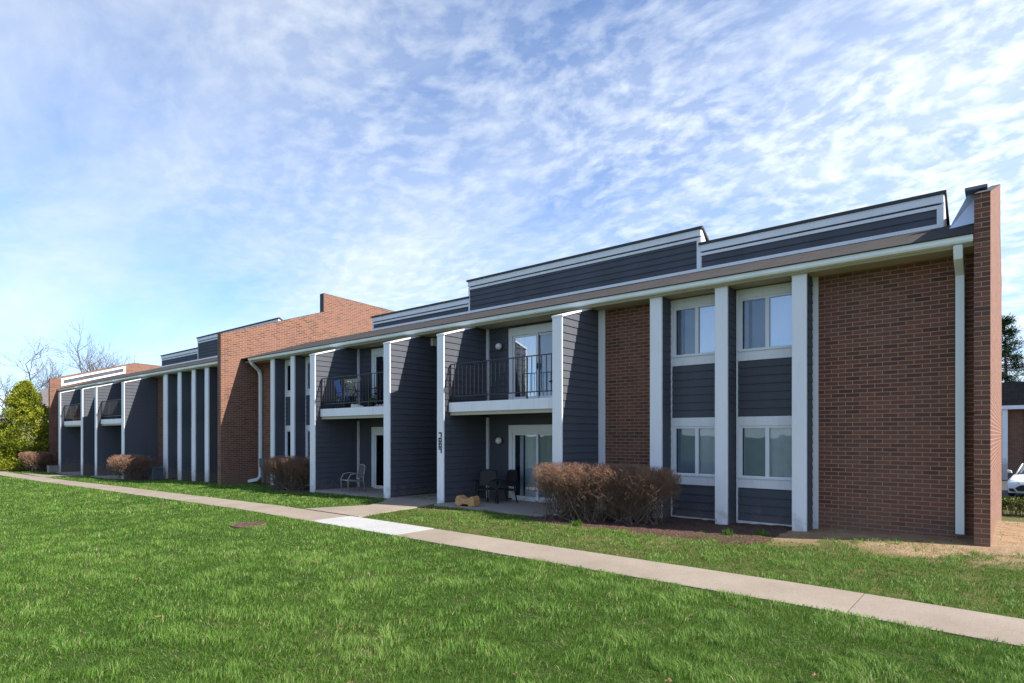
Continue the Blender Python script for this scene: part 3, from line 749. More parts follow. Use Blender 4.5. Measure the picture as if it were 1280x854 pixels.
# tubular patio chair (left porch)
def tub_chair(name, x, y, z, rz, label, frame, sling):
    e = empty(name, (x, y, z), label, 'chair', rz=rz)
    mb = MB()
    for s_ in (-1, 1):
        mb.tube([(s_*0.25, -0.26, 0), (s_*0.25, -0.27, 0.36), (s_*0.25, -0.20, 0.50), (s_*0.25, -0.02, 0.535), (s_*0.24, 0.18, 0.50), (s_*0.23, 0.24, 0.42)], 0.014, 8)
        mb.tube([(s_*0.24, 0.27, 0), (s_*0.235, 0.20, 0.30), (s_*0.225, 0.20, 0.36), (s_*0.21, 0.27, 0.72)], 0.014, 8)
        mb.tube([(s_*0.235, -0.26, 0.33), (s_*0.235, 0.20, 0.30)], 0.012, 8)
    mb.tube([(-0.21, 0.27, 0.72), (-0.1, 0.285, 0.765), (0.1, 0.285, 0.765), (0.21, 0.27, 0.72)], 0.014, 8)
    mb.tube([(-0.235, -0.26, 0.33), (0.235, -0.26, 0.33)], 0.012, 8)
    mb.build('frame', M[frame], e, smooth=True)
    sb = MB(); pr = [(-0.27, 0.335), (-0.1, 0.315), (0.14, 0.30), (0.20, 0.33)]
    for (a, b), (c, d) in zip(pr[:-1], pr[1:]):
        sb.add([(-0.22, a, b), (0.22, a, b), (0.22, c, d), (-0.22, c, d), (-0.22, a, b-0.01), (0.22, a, b-0.01), (0.22, c, d-0.01), (-0.22, c, d-0.01)], [(0, 1, 2, 3), (7, 6, 5, 4), (0, 4, 5, 1), (1, 5, 6, 2), (3, 2, 6, 7), (0, 3, 7, 4)])
    sb.build('seat', M[sling], e)
    bb = MB(); pr = [(0.205, 0.38), (0.245, 0.58), (0.275, 0.75)]
    for (a, b), (c, d) in zip(pr[:-1], pr[1:]):
        bb.add([(-0.205, a, b), (0.205, a, b), (0.205, c, d), (-0.205, c, d), (-0.205, a+0.01, b), (0.205, a+0.01, b), (0.205, c+0.01, d), (-0.205, c+0.01, d)], [(0, 1, 2, 3), (7, 6, 5, 4), (0, 3, 7, 4), (1, 5, 6, 2)])
    bb.build('backrest', M[sling], e)
    return e
M['sling'] = mat_simple('brown_sling', (0.10, 0.085, 0.08), 0.8, 0.2, 30)
M['tubewhite'] = mat_simple('pale_tube', (0.30, 0.31, 0.30), 0.35, 0.05, 8, 0)
M['blackm'] = mat_simple('black_resin', (0.008, 0.008, 0.009), 0.6, 0.1)
tub_chair('patio_chair', -14.62, 10.3, 0.02, R(-12), 'pale tubular patio chair with brown sling on the ground floor porch', 'tubewhite', 'sling')
tub_chair('patio_chair', -9.62, 10.55, 0.045, R(35), 'black patio chair in the porch corner, nearest the grey fin wall', 'blackm', 'blackm')
tub_chair('patio_chair', -9.30, 10.75, 0.045, R(-20), 'black patio chair in front of the white corner trim, nearer the sliding door', 'blackm', 'blackm')
# tan curved footstool / saddle shaped block
e = empty('footstool', (-9.45, 9.72, 0.045), 'low tan curved footstool at the edge of the porch slab beside the white board', 'footstool', rz=R(8))
mb = MB(); pr = []
for i in range(21):
    t = i/20; x = -0.26+0.52*t
    pr.append((x, 0.20+0.045*math.cos((t-0.5)*2*math.pi*1.0+math.pi)-0.10*max(0, abs(t-0.5)*2-0.82)/0.18))
poly = [(-0.26, 0.0)] + pr + [(0.26, 0.0), (0.12, 0.0), (0.08, 0.05), (-0.08, 0.05), (-0.12, 0.0)]
mb.prism_xz(poly, -0.13, 0.13)
M['tan'] = mat_simple('tan_fabric', (0.50, 0.27, 0.12), 0.85, 0.15, 12)
mb.build('cushion_body', M['tan'], e, bevel=0.015)
for fx in (-0.25, 0.21): MB().box(fx, fx+0.04, -0.135, 0.135, 0.0, 0.02).build('foot', M['blackm'], e)
# balcony items, left balcony
def camp_chair(x, y, z, rz, label, col):
    e = empty('camp_chair', (x, y, z), label, 'chair', rz=rz)
    mb = MB()
    for s_ in (-1, 1):
        mb.tube([(s_*0.27, -0.22, 0), (s_*0.25, 0.22, 0.42)], 0.010, 6); mb.tube([(s_*0.27, 0.22, 0), (s_*0.25, -0.22, 0.42)], 0.010, 6)
        mb.tube([(s_*0.26, 0.20, 0.38), (s_*0.25, 0.32, 0.86)], 0.010, 6); mb.tube([(s_*0.27, -0.24, 0.56), (s_*0.265, 0.26, 0.60)], 0.012, 6)
        mb.tube([(s_*0.27, -0.22, 0.0), (s_*0.27, -0.24, 0.56)], 0.010, 6)
    mb.tube([(-0.27, -0.22, 0.02), (0.25, -0.22, 0.42)], 0.008, 6); mb.tube([(0.27, -0.22, 0.02), (-0.25, -0.22, 0.42)], 0.008, 6)
    mb.build('frame', M['blackm'], e, smooth=True)
    def cloth(pts, w):
        c = MB()
        for (a, b), (p, q) in zip(pts[:-1], pts[1:]):
            c.add([(-w, a, b), (0, a, b-0.02), (w, a, b), (w, p, q), (0, p, q-0.02), (-w, p, q)], [(0, 1, 4, 5), (1, 2, 3, 4)])
        return c
    cloth([(-0.22, 0.42), (0, 0.38), (0.2, 0.40)], 0.25).build('seat', col, e)
    cloth([(0.2, 0.40), (0.25, 0.6), (0.32, 0.86)], 0.25).build('backrest', col, e)
    return e
M['blue'] = mat_simple('blue_cloth', (0.07, 0.22, 0.80), 0.8, 0.4, 9)
M['navy'] = mat_simple('navy_cloth', (0.02, 0.06, 0.22), 0.8, 0.3, 9)
M['olive'] = mat_simple('cream_cloth', (0.42, 0.42, 0.30), 0.8, 0.3, 9)
camp_chair(-15.30, 10.55, 2.42, R(165), 'bright blue folding camp chair behind the balcony railing', M['blue'])
camp_chair(-13.75, 10.6, 2.42, R(-20), 'dark navy folding camp chair in front of the balcony door', M['navy'])
o = tag(MB().add([(-15.66, 10.75, 2.95), (-14.96, 10.72, 2.97), (-14.96, 10.71, 3.34), (-15.66, 10.74, 3.36), (-15.65, 10.69, 2.80), (-14.97, 10.66, 2.81)], [(3, 2, 1, 0), (0, 1, 5, 4)]).build('towel', M['olive']), 'cream towel hung just behind the bright blue camp chair', 'towel')
md = o.modifiers.new('s', 'SOLIDIFY'); md.thickness = 0.012
# bicycle leaning on the balcony rail
e = empty('bicycle', (-14.75, 10.22, 2.42), 'dark bicycle parked behind the railing between the two camp chairs', 'bicycle', rz=R(4))
def wheel(cx_, name):
    mb = MB(); pts = [(cx_+0.24*math.cos(t), 0, 0.25+0.24*math.sin(t)) for t in np.linspace(0, 2*math.pi, 29)]
    mb.tube(pts, 0.017, 6, cap=False); w = mb.build(name, M['blackm'], e, smooth=True)
    sp = MB()
    for k in range(12):
        t = k*math.pi/6; sp.tube([(cx_, 0.012*(-1)**k, 0.25), (cx_+0.235*math.cos(t), 0, 0.25+0.235*math.sin(t))], 0.002, 4)
    sp.lathe([(0.02, -0.03), (0.02, 0.03)], (cx_, 0, 0.25), 8, 'y'); sp.build('spokes', M['tubewhite'], w)
wheel(-0.42, 'wheel'); wheel(0.42, 'wheel')
MB().tube([(-0.42, 0, 0.25), (-0.13, 0, 0.60), (0.27, 0, 0.64), (0.0, 0, 0.24), (-0.42, 0, 0.25)], 0.014, 6).tube([(0.0, 0, 0.24), (-0.15, 0, 0.70)], 0.014, 6).tube([(0.42, 0, 0.25), (0.27, 0, 0.70)], 0.014, 6).build('frame', M['navy'], e)
MB().tube([(0.22, -0.22, 0.76), (0.27, -0.1, 0.74), (0.27, 0.1, 0.74), (0.22, 0.22, 0.76)], 0.012, 6).tube([(0.27, 0, 0.70), (0.27, 0, 0.75)], 0.012, 6).build('handlebar', M['grey'], e)
MB().prism_xz([(-0.27, 0.70), (-0.27, 0.74), (-0.1, 0.735), (-0.03, 0.71), (-0.1, 0.70)], -0.05, 0.05).build('saddle', M['blackm'], e, bevel=0.01)
# sneakers
sh0 = MB().prism_xz([(-0.13, 0), (-0.13, 0.10), (-0.06, 0.11), (0.0, 0.07), (0.11, 0.05), (0.14, 0.02), (0.14, 0)], -0.04, 0.04)
M['offwhite'] = mat_simple('offwhite_rubber', (0.6, 0.6, 0.58), 0.6, 0.1)
for i, (dx, dy, rz) in enumerate(((0, 0, 40), (0.12, 0.04, 25))):
    s_ = sh0.build('sneaker', M['offwhite'], bevel=0.012); s_.location = (-14.22+dx, 10.10+dy, 2.422); s_.rotation_euler = (0, 0, R(rz))
    tag(s_, 'off white sneaker of the pair on the balcony floor', 'shoe', 'pair of white sneakers on the left balcony')
# small leafy pot (green) on left balcony
def foliage_ball(mb, c, r, n, size, sd, tlo=0.0, thi=1.0, squash=1.0):
    rg = random.Random(sd)
    for _ in range(n):
        d = Vector((rg.gauss(0, 1), rg.gauss(0, 1), rg.gauss(0, 1))).normalized() * (rg.random() ** 0.4) * r
        d.z *= squash; p = Vector(c) + d
        a = Vector((rg.gauss(0, 1), rg.gauss(0, 1), rg.gauss(0, 1))).normalized(); b_ = a.cross(Vector((rg.gauss(0, 1), rg.gauss(0, 1), rg.gauss(0, 1)))).normalized()
        s_ = size * rg.uniform(0.6, 1.3)
        mb.add([p - a*s_, p + b_*s_*0.45, p + a*s_, p - b_*s_*0.45], [(0, 1, 2, 3)], rg.uniform(tlo, thi))
def potted(x, y, z, label, potmat, leafmat, r=0.16, h=0.16, sd=1):
    e = empty('potted_plant', (x, y, z), label, 'plant')
    MB().lathe([(r*0.55, 0), (r*0.8, h*0.9), (r*0.9, h*0.9), (r*0.9, h), (r*0.75, h), (r*0.72, h*0.85)], (0, 0, 0), 18).build('pot', M[potmat], e)
    mb = MB(); foliage_ball(mb, (0, 0, h+r*0.6), r*1.1, 160, 0.045, sd, squash=0.7); mb.build('leaves', M[leafmat], e)
M['terracotta'] = mat_simple('terracotta', (0.42, 0.12, 0.05), 0.8, 0.2)
M['greenleaf'] = mat_leaf('green_leaf', [(0.02, 0.06, 0.01), (0.05, 0.2, 0.02), (0.1, 0.3, 0.04)])
M['redflower'] = mat_leaf('orange_bloom', [(0.25, 0.05, 0.02), (0.45, 0.10, 0.03), (0.35, 0.14, 0.05)])
potted(-13.55, 10.16, 2.42, 'small green potted plant on the left balcony near the white board', 'blackm', 'greenleaf', 0.10, 0.12, 3)
potted(-40.1, 9.95, 2.42, 'orange flowering pot on the farthest balcony', 'terracotta', 'redflower', 0.30, 0.22, 5)
# bistro table on right balcony
e = empty('bistro_table', (-7.62, 10.75, 2.42), 'small round black bistro table on the balcony by the glass door', 'table')
MB().lathe([(0.0, 0.40), (0.24, 0.40), (0.25, 0.41), (0.24, 0.425), (0.0, 0.425)], (0, 0, 0), 24).build('tabletop', M['blackm'], e)
for k in range(3):
    t = k*2*math.pi/3
    MB().tube([(0.2*math.cos(t), 0.2*math.sin(t), 0), (0.03*math.cos(t), 0.03*math.sin(t), 0.2), (-0.16*math.cos(t), -0.16*math.sin(t), 0.4)], 0.009, 6).build('leg', M['blackm'], e)
# AC condenser by the far section
e = empty('air_conditioner', (-28.92, 10.08, g1(-29.5, 10.1)), 'grey blue air conditioning condenser behind the clipped brown shrub', 'air conditioner')
MB().box(-0.24, 0.24, -0.22, 0.22, 0.0, 0.60).build('housing', M['grey'], e, bevel=0.02)
mb = MB()
for k in range(13): mb.box(-0.20, 0.20, -0.232, -0.221, 0.05+k*0.04, 0.062+k*0.04); mb.box(0.241, 0.252, -0.19, 0.19, 0.05+k*0.04, 0.062+k*0.04)
mb.build('louvers', M['dark'], e)
MB().lathe([(0.19, 0.602), (0.19, 0.62), (0.05, 0.63), (0.0, 0.63)], (0, 0, 0), 20).build('fan_grille', M['dark'], e)
# stone planter at the far left post
e = empty('stone_planter', (-41.75, 9.25, g1(-42, 9.1)), 'grey square stone planter at the foot of the farthest white post', 'planter')
MB().prism_xz([(-0.20, 0), (-0.24, 0.36), (-0.26, 0.36), (-0.26, 0.41), (0.26, 0.41), (0.26, 0.36), (0.24, 0.36), (0.20, 0)], -0.25, 0.25).build('body', M['patio'], e, bevel=0.01)
MB().box(-0.22, 0.22, -0.21, 0.21, 0.411, 0.42).build('soil', M['mulch'], e)
# manhole cover
e = empty('manhole_cover', (-10.85, 5.35, g1(-10.85, 5.35)-0.012), 'round rusty brown manhole lid set in the lawn beside the walk', 'manhole')
M['rust'] = mat_simple('rusty_iron', (0.12, 0.066, 0.048), 0.95, 0.45, 9, 0.6)
MB().lathe([(0.0, -0.05), (0.31, -0.05), (0.31, 0.035), (0.27, 0.04), (0.265, 0.03), (0.0, 0.032)], (0, 0, 0), 28).build('rim', M['rust'], e)
mb = MB()
for k in range(-3, 4):
    w = math.sqrt(0.25**2 - (k*0.07)**2); mb.box(-w, w, k*0.07-0.012, k*0.07+0.012, 0.03, 0.038)
mb.build('lid_ribs', M['rust'], e)

# dry leaves scattered on the lawn
rg = random.Random(5)
leafspots = [(-3.3, 2.3), (-4.3, 2.9), (-2.55, 3.1), (-4.9, 1.55), (-6.6, 4.1), (-5.2, 5.0), (-1.7, 3.6), (-3.9, 1.15), (-7.4, 2.4), (-1.0, 4.3), (-5.7, 2.0), (-2.1, 4.9)]
for i, (x, y) in enumerate(leafspots):
    mb = MB(); n = 11; vs = [(0, 0, 0)]
    for k in range(n):
        t = 2*math.pi*k/n; r_ = 0.042*(0.65+0.45*(k % 2))*(1.25 if k == 0 else 1); vs.append((r_*math.cos(t), r_*math.sin(t)*0.75, 0.014*rg.uniform(-1, 1)+0.012*(k % 2)))
    mb.add(vs, [(0, k+1, (k+1) % n+1) for k in range(n)])
    mb.tube([(0, 0, 0), (-0.05, 0.005, 0.01)], 0.0015, 4)
    o = mb.build('dry_leaf', M['leafdry']); o.location = (x, y, g1(x, y)+0.062); o.rotation_euler = (rg.uniform(-.5, .5), rg.uniform(-.5, .5), rg.uniform(0, 6))
    o.scale = (rg.uniform(0.55, 0.85),)*3
    tag(o, 'small brown dry leaf lying on the green lawn', 'leaf', 'dry leaves scattered on the lawn')

# ------------------------------------------------------------------ shrubs: clipped, leafless
def twig_shrub(name, x, y, rx, ry, h, n, sd, label, thick=0.0032, group='clipped leafless shrubs along the building', rz=0.0, holes=()):
    z = g1(x, y); e = empty(name, (x, y, z+0.02), label, 'shrub', group, rz)
    rg = random.Random(sd); st = MB(); tw = MB()
    def inside(p):
        q = abs(p.x/rx)**4.0 + abs(p.y/ry)**3.2 + (abs((p.z-h*0.50)/(h*0.51)))**7.0
        q *= 1 + 0.22*noise.noise(Vector((p.x*3+sd, p.y*3, p.z*3)))
        return q < 1
    stems = []
    for k in range(int(44+n*0.008)):
        bx, by = rg.uniform(-0.62, 0.62)*rx, rg.uniform(-0.5, 0.5)*ry
        p = Vector((bx, by, -0.04)); a = rg.uniform(0, 2*math.pi)
        ex = rg.uniform(-1, 1); tgt = Vector((rx*0.97*ex, ry*0.95*rg.uniform(-1, 1), h*rg.uniform(0.30 if abs(ex) > 0.6 else 0.6, 0.98)))
        pts = [p.copy()]; m_ = 7
        for i in range(1, m_+1):
            t = i/m_; q = p.lerp(tgt, t); q.z = p.z+(tgt.z-p.z)*(t**1.1); q += Vector((rg.gauss(0, 1), rg.gauss(0, 1), rg.gauss(0, 0.5)))*0.028
            pts.append(q)
        r0 = rg.uniform(0.007, 0.013)
        st.tube(pts, [r0*(1-0.7*i/m_) for i in range(m_+1)], 5, tone=rg.uniform(0.0, 0.35)); stems.append(pts)
    cnt = 0; tries = 0
    while cnt < n and tries < n*8:
        tries += 1
        s_ = rg.choice(stems); t = 1-(rg.random()**1.35)*0.85; f_ = t*(len(s_)-1); i = min(int(f_), len(s_)-2)
        p = s_[i].lerp(s_[i+1], f_-i)
        # bias outwards: pick a start in the volume around the stem
        p = p + Vector((rg.gauss(0, 0.09)*rx*1.3, rg.gauss(0, 0.09)*ry*1.6, rg.gauss(0, 0.05)))
        d = Vector((p.x*0.7/rx+rg.gauss(0, 0.6), p.y*0.7/ry+rg.gauss(0, 0.6), 0.75+rg.gauss(0, 0.45))).normalized()
        L = rg.uniform(0.10, 0.30)
        if not inside(p) : continue
        if p.z < h*0.42 and rg.random() < 0.80: continue
        if p.z < h*0.62 and rg.random() < 0.35: continue
        pts = [p]; q = p
        for _ in range(3):
            d = (d + Vector((rg.gauss(0, .25), rg.gauss(0, .25), rg.gauss(0.05, .2)))).normalized(); q2 = q + d*L/3
            if not inside(q2): break
            pts.append(q2); q = q2
        if len(pts) < 2: continue
        tn = min(1, max(0, (q.z/h)*0.75 + rg.uniform(-0.25, 0.3)))
        rr = thick*rg.uniform(0.7, 1.3)
        tw.tube(pts, [rr*(1-0.4*i/len(pts)) for i in range(len(pts))], 3, cap=False, tone=tn)
        # side spur
        for _ in range(2):
            k = rg.choice(pts); dd = (d+Vector((rg.gauss(0, 1), rg.gauss(0, 1), rg.gauss(0.2, .7)))).normalized(); q3 = k+dd*rg.uniform(0.03, 0.09)
            if inside(q3): tw.tube([k, q3], [rr*0.8, rr*0.45], 3, cap=False, tone=min(1, tn+0.12))
        cnt += 1
    st.build('stems', M['twig'], e, smooth=True); tw.build('twigs', M['twig'], e, smooth=True)
    return e
twig_shrub('leafless_shrub', -6.42, 9.62, 0.93, 0.62, 1.11, 5000, 3, 'clipped brown leafless shrub in front of the tall grey fin wall', rz=R(10))
twig_shrub('leafless_shrub', -5.36, 9.93, 0.86, 0.58, 1.09, 4600, 9, 'clipped brown leafless shrub beside the white post, right of its twin', rz=R(10))
twig_shrub('leafless_shrub', -17.35, 9.90, 1.15, 0.62, 1.06, 3600, 12, 'clipped brown leafless shrub left of the porch with the pale chair', thick=0.0055)
twig_shrub('leafless_shrub', -29.55, 9.35, 1.35, 0.80, 1.12, 2200, 15, 'clipped brown leafless shrub in front of the grey condenser', thick=0.008)
twig_shrub('leafless_shrub', -44.0, 8.95, 1.15, 0.8, 1.18, 1900, 18, 'farthest clipped brown shrub beside the golden conical evergreen', thick=0.012)

# small weed tufts by the mulch
for i, (x, y) in enumerate(((-6.05, 9.02), (-3.55, 9.75), (-3.1, 10.0))):
    mb = MB(); r2 = random.Random(i)
    for k in range(90):
        a = r2.uniform(0, 6.28); l = r2.uniform(0.06, 0.16); d = Vector((math.cos(a)*r2.uniform(.1, .9), math.sin(a)*r2.uniform(.1, .9), 1)).normalized()*l; b_ = Vector((r2.gauss(0, .05), r2.gauss(0, .04), 0)); s_ = Vector((-math.sin(a), math.cos(a), 0))*0.006
        mb.add([b_-s_, b_+s_, b_+d], [(0, 1, 2)], r2.uniform(0, .7))
    o = mb.build('weed_tuft', M['grass']); o.location = (x, y, g1(x, y)+0.01)
    tag(o, ['small green weed tuft in the mulch under the shrub pair', 'small green grass tuft below the right windows', 'green tuft at the foot of the rightmost white post'][i], 'weed')

# ------------------------------------------------------------------ trees
def arborvitae(x, y, h, r, sd, label):
    z = g1(x, y); e = empty('conical_evergreen', (x, y, z), label, 'tree'); rg = random.Random(sd)
    MB().tube([(0, 0, -0.1), (0, 0, h*0.8)], [0.14, 0.03], 8).build('trunk', M['bark'], e)
    mb = MB()
    lumps = []
    for k in range(300):
        t = rg.random()**1.2; zz = 0.15+t*(h-0.5); rr = r*(1-t**1.7)**0.75*0.80*rg.uniform(0.5, 1.05); a = rg.uniform(0, 6.283)
        lumps.append((Vector((rr*math.cos(a), rr*math.sin(a), zz)), rg.uniform(0.42, 0.66)*(1-0.42*t), rg.uniform(-0.2, 0.25)))
    lumps.append((Vector((0, 0, h-0.35)), 0.38, 0.1))
    for c, s_, tt in lumps:
        for _ in range(170):
            d = Vector((rg.gauss(0, 1), rg.gauss(0, 1), rg.gauss(0, 1))).normalized(); d.z = d.z*0.9+0.15
            p = c + d*s_*rg.uniform(0.55, 1.05)
            if p.z < 0.05: continue
            out = (d + Vector((rg.gauss(0, .4), rg.gauss(0, .4), 0.5))).normalized(); w = out.cross(Vector((rg.gauss(0, 1), rg.gauss(0, 1), rg.gauss(0, 1)))).normalized()
            L = rg.uniform(0.05, 0.11)
            mb.add([p-out*L*0.5, p+w*L*0.4, p+out*L*0.9, p-w*L*0.4], [(0, 1, 2, 3)], min(1, max(0, 0.55+tt*1.3+rg.uniform(-0.3, 0.3))))
    mb.build('crown', M['arb'], e)
arborvitae(-46.9, 9.0, 5.55, 2.3, 4, 'golden green conical evergreen at the far end of the building')

def bare_tree(x, y, h, sd, label, spread=0.9, lean=0.0, twmat='faretwig'):
    h = h*1.06
    z = g1(x, y); e = empty('bare_tree', (x, y, z), label, 'tree', 'bare trees behind the roofs'); rg = random.Random(sd)
    tk = MB(); br = MB()
    def grow(p, d, L, r, lev):
        n = 4; pts = [p]; q = p
        for i in range(n):
            d = (d + Vector((rg.gauss(0, .13), rg.gauss(0, .13), 0.05))).normalized(); q = q + d*L/n; pts.append(q)
        (tk if lev < 2 else br).tube(pts, [r*(1-0.45*i/n) for i in range(n+1)], 6 if lev < 2 else 3, cap=lev < 2)
        if lev >= 6 or L < 0.30: return
        k = 3 if lev < 1 else rg.choice((3, 3, 4))
        for c in range(k + (1 if lev == 0 else 0)):
            t = rg.uniform(0.45, 1.0) if c else 1.0
            i = min(int(t*n), n); pp = pts[i]
            ax = Vector((rg.gauss(0, 1), rg.gauss(0, 1), rg.gauss(0, .4))).normalized()
            ang = rg.uniform(0.45, 1.05)*spread
            nd = (Matrix.Rotation(ang, 3, d.cross(ax).normalized()) @ d).normalized()
            nd.z = nd.z*0.9+0.08
            grow(pp, nd.normalized(), L*rg.uniform(0.66, 0.84), r*0.56*rg.uniform(.85, 1.1), lev+1)
    grow(Vector((0, 0, -0.2)), Vector((lean, 0, 1)).normalized(), h*0.32, h*0.022, 0)
    top = max(v[2] for v in br.v); k_ = h/top
    tk.v = [(a*k_, b*k_, c*k_) for a, b, c in tk.v]; br.v = [(a*k_, b*k_, c*k_) for a, b, c in br.v]
    tk.build('trunk', M['bark'], e, smooth=True); br.build('crown', M[twmat], e)
bare_tree(-91, 22.4, 17.6, 21, 'tall bare tree with spreading limbs right behind the white framed roof panel', 0.82)
bare_tree(-101, 17.5, 15.6, 8, 'rounded bare tree behind the golden conical evergreen', 1.0)
bare_tree(-92, 33.0, 12.5, 33, 'low bare tree behind the brick parapet, right of the tall one', 1.0)
bare_tree(-97, 27.0, 11.5, 41, 'low bare tree between the rounded one and the tall one', 1.05)

def pine(x, y, h, sd, label, r=2.6):
    z = g1(x, y); e = empty('pine_tree', (x, y, z), label, 'tree', 'pine trees behind the neighbouring building'); rg = random.Random(sd)
    MB().tube([(0, 0, -0.2), (0.1, 0, h*0.5), (0, 0, h*0.97)], [0.22, 0.14, 0.02], 7).build('trunk', M['bark'], e)
    br = MB(); mb = MB()
    for k in range(120):
        t = 0.25+0.74*rg.random(); zz = h*t; L = r*(1.08-t)**0.8*rg.uniform(0.55, 1.1); a = rg.uniform(0, 6.283)
        tip = Vector((L*math.cos(a), L*math.sin(a), zz+L*rg.uniform(-0.1, 0.35))); b0 = Vector((0, 0, zz))
        br.tube([b0, b0.lerp(tip, .5)+Vector((0, 0, -0.06)), tip], [0.04, 0.025, 0.01], 4)
        for j_ in range(3):
            c = b0.lerp(tip, 0.5+0.25*j_); s_ = 0.46*rg.uniform(.6, 1.2); tt = rg.uniform(0, .6)
            for _ in range(60):
                d = Vector((rg.gauss(0, 1), rg.gauss(0, 1), rg.gauss(0.2, .6))).normalized(); p = c+d*s_*rg.random(); w = d.cross(Vector((0.3, 0.2, 1))).normalized(); l = rg.uniform(.12, .25)
                mb.add([p-w*0.035, p+w*0.035, p+d*l], [(0, 1, 2)], min(1, max(0, tt+rg.uniform(-.2, .4))))
    br.build('branches', M['bark'], e); mb.build('crown', M['pine'], e)
pine(-0.4, 62, 12.2, 3, 'dark pine tree showing just right of the brick end wall', 3.0)
pine(3.6, 64, 11.8, 6, 'dark pine tree at the right edge above the neighbouring roof', 3.2)
pine(7.2, 60, 11, 9, 'dark pine tree farther right behind the neighbouring roof', 3.0)

# ------------------------------------------------------------------ neighbouring buildings
NB = (6, 47, 0)
nb = empty('neighbouring_building', NB, 'low brick building with grey mansard roof and white columns behind the parked car', 'building')
def nbp(mb, name, mat, parent=None): return mb.build(name, M[mat], parent or nb, NB)
nbp(MB().box(-12, 24, 47.0, 58, -1.3, 3.25), 'wall', 'brick')
rfm = nbp(MB().prism_yz([(46.45, 3.42), (46.75, 4.85), (58, 5.0), (58.2, 3.42)], -12.3, 24.3), 'roof', 'shingle')
nbp(MB().box(-12.4, 24.4, 46.35, 46.6, 3.20, 3.42), 'fascia', 'trim', rfm)
nbp(MB().box(-12.3, 24.3, 46.6, 47.0, 3.25, 3.40), 'soffit', 'beige')
for x in (-6.0, -3.2, -0.42, 2.2, 5.0, 7.8): nbp(MB().box(x, x+0.26, 46.45, 46.7, -1.2, 3.22), 'column', 'trim')
nbp(MB().box(0.62, 0.72, 46.86, 47.0, -1.1, 3.25), 'downspout', 'trim')
for x in (-5.0, 1.4, 4.0):
    w = nbp(MB().box(x, x+1.3, 46.93, 47.02, 0.2, 2.0), 'window', 'trim'); nbp(MB().box(x+0.08, x+1.22, 46.915, 46.93, 0.28, 1.92), 'pane', 'glass', w)

NL = (-76, 18, 0)
nl = empty('distant_house', NL, 'distant tan roofed house half hidden behind the golden evergreen', 'house')
def nlp(mb, name, mat, parent=None): return mb.build(name, M[mat] if isinstance(mat, str) else mat, parent or nl, NL)
M['tanwall'] = mat_simple('tan_siding', (0.42, 0.37, 0.31), 0.8, 0.08)
M['tanroof'] = mat_shingle('tan_shingle', (0.20, 0.165, 0.14), (0.27, 0.225, 0.195))
nlp(MB().box(-84, -69, 13.0, 24.0, -1.3, 2.9), 'wall', 'tanwall')
rf = nlp(MB().prism_yz([(12.4, 2.7), (18.5, 7.3), (24.6, 2.7)], -84.6, -68.5), 'roof', 'tanroof')
nlp(MB().box(-84.6, -68.5, 12.3, 12.42, 2.55, 2.78), 'fascia', 'trim', rf)
nlp(MB().prism_yz([(13.0, 2.9), (18.5, 7.0), (24.0, 2.9)], -69.2, -69.0), 'gable', 'tanwall')
for x in (-82, -78.5, -75, -71.5):
    w = nlp(MB().box(x, x+1.3, 12.93, 13.02, 0.5, 1.9), 'window', 'trim'); nlp(MB().box(x+.1, x+1.2, 12.915, 12.93, .6, 1.8), 'pane', 'glass', w)
for y in (15.2, 20.0):
    w = nlp(MB().box(-69.0, -68.93, y, y+1.4, 0.5, 2.0), 'window', 'trim'); nlp(MB().box(-68.93, -68.915, y+.1, y+1.3, .6, 1.9), 'pane', 'glass', w)

# low hedge and car park
mb = MB()
mb.add([(-30, 29.5, -1.03), (60, 29.5, -1.03), (60, 46, -1.03), (-30, 46, -1.03)], [(0, 1, 2, 3)])
tag(mb.build('car_park', M['asphalt']), kind='structure')
tag(MB().box(-30, 60, 29.35, 29.5, -1.2, -0.92).build('kerb', M['patio']), kind='structure')
e = empty('low_hedge', (2.5, 26.2, -1.05), 'low yellow green hedge with bare stems in front of the car park', 'hedge')
mb = MB(); sm = MB(); rg = random.Random(2)
for _ in range(7000):
    x = rg.uniform(-4, 4.5); y = rg.gauss(0, 0.26); zz = 0.14+0.46*rg.random()**0.6 + 0.05*noise.noise(Vector((x*2, 0, 0)))
    a = Vector((rg.gauss(0, 1), rg.gauss(0, 1), rg.gauss(0, 1))).normalized()*0.055; b_ = a.cross(Vector((rg.gauss(0, 1), rg.gauss(0, 1), rg.gauss(0, 1)))).normalized()*0.03; p = Vector((x, y, zz))
    mb.add([p-a, p+b_, p+a, p-b_], [(0, 1, 2, 3)], min(1, max(0, rg.uniform(0, .6) + (0.3 if zz < 0.35 else 0))))
for _ in range(500):
    x = rg.uniform(-4, 4.5); y = rg.gauss(0, .15); sm.tube([(x, y, 0), (x+rg.gauss(0, .06), y+rg.gauss(0, .05), 0.5)], [0.008, 0.003], 3, tone=rg.random())
mb.build('leaves', M['hedge'], e); sm.build('stems', M['twig'], e)

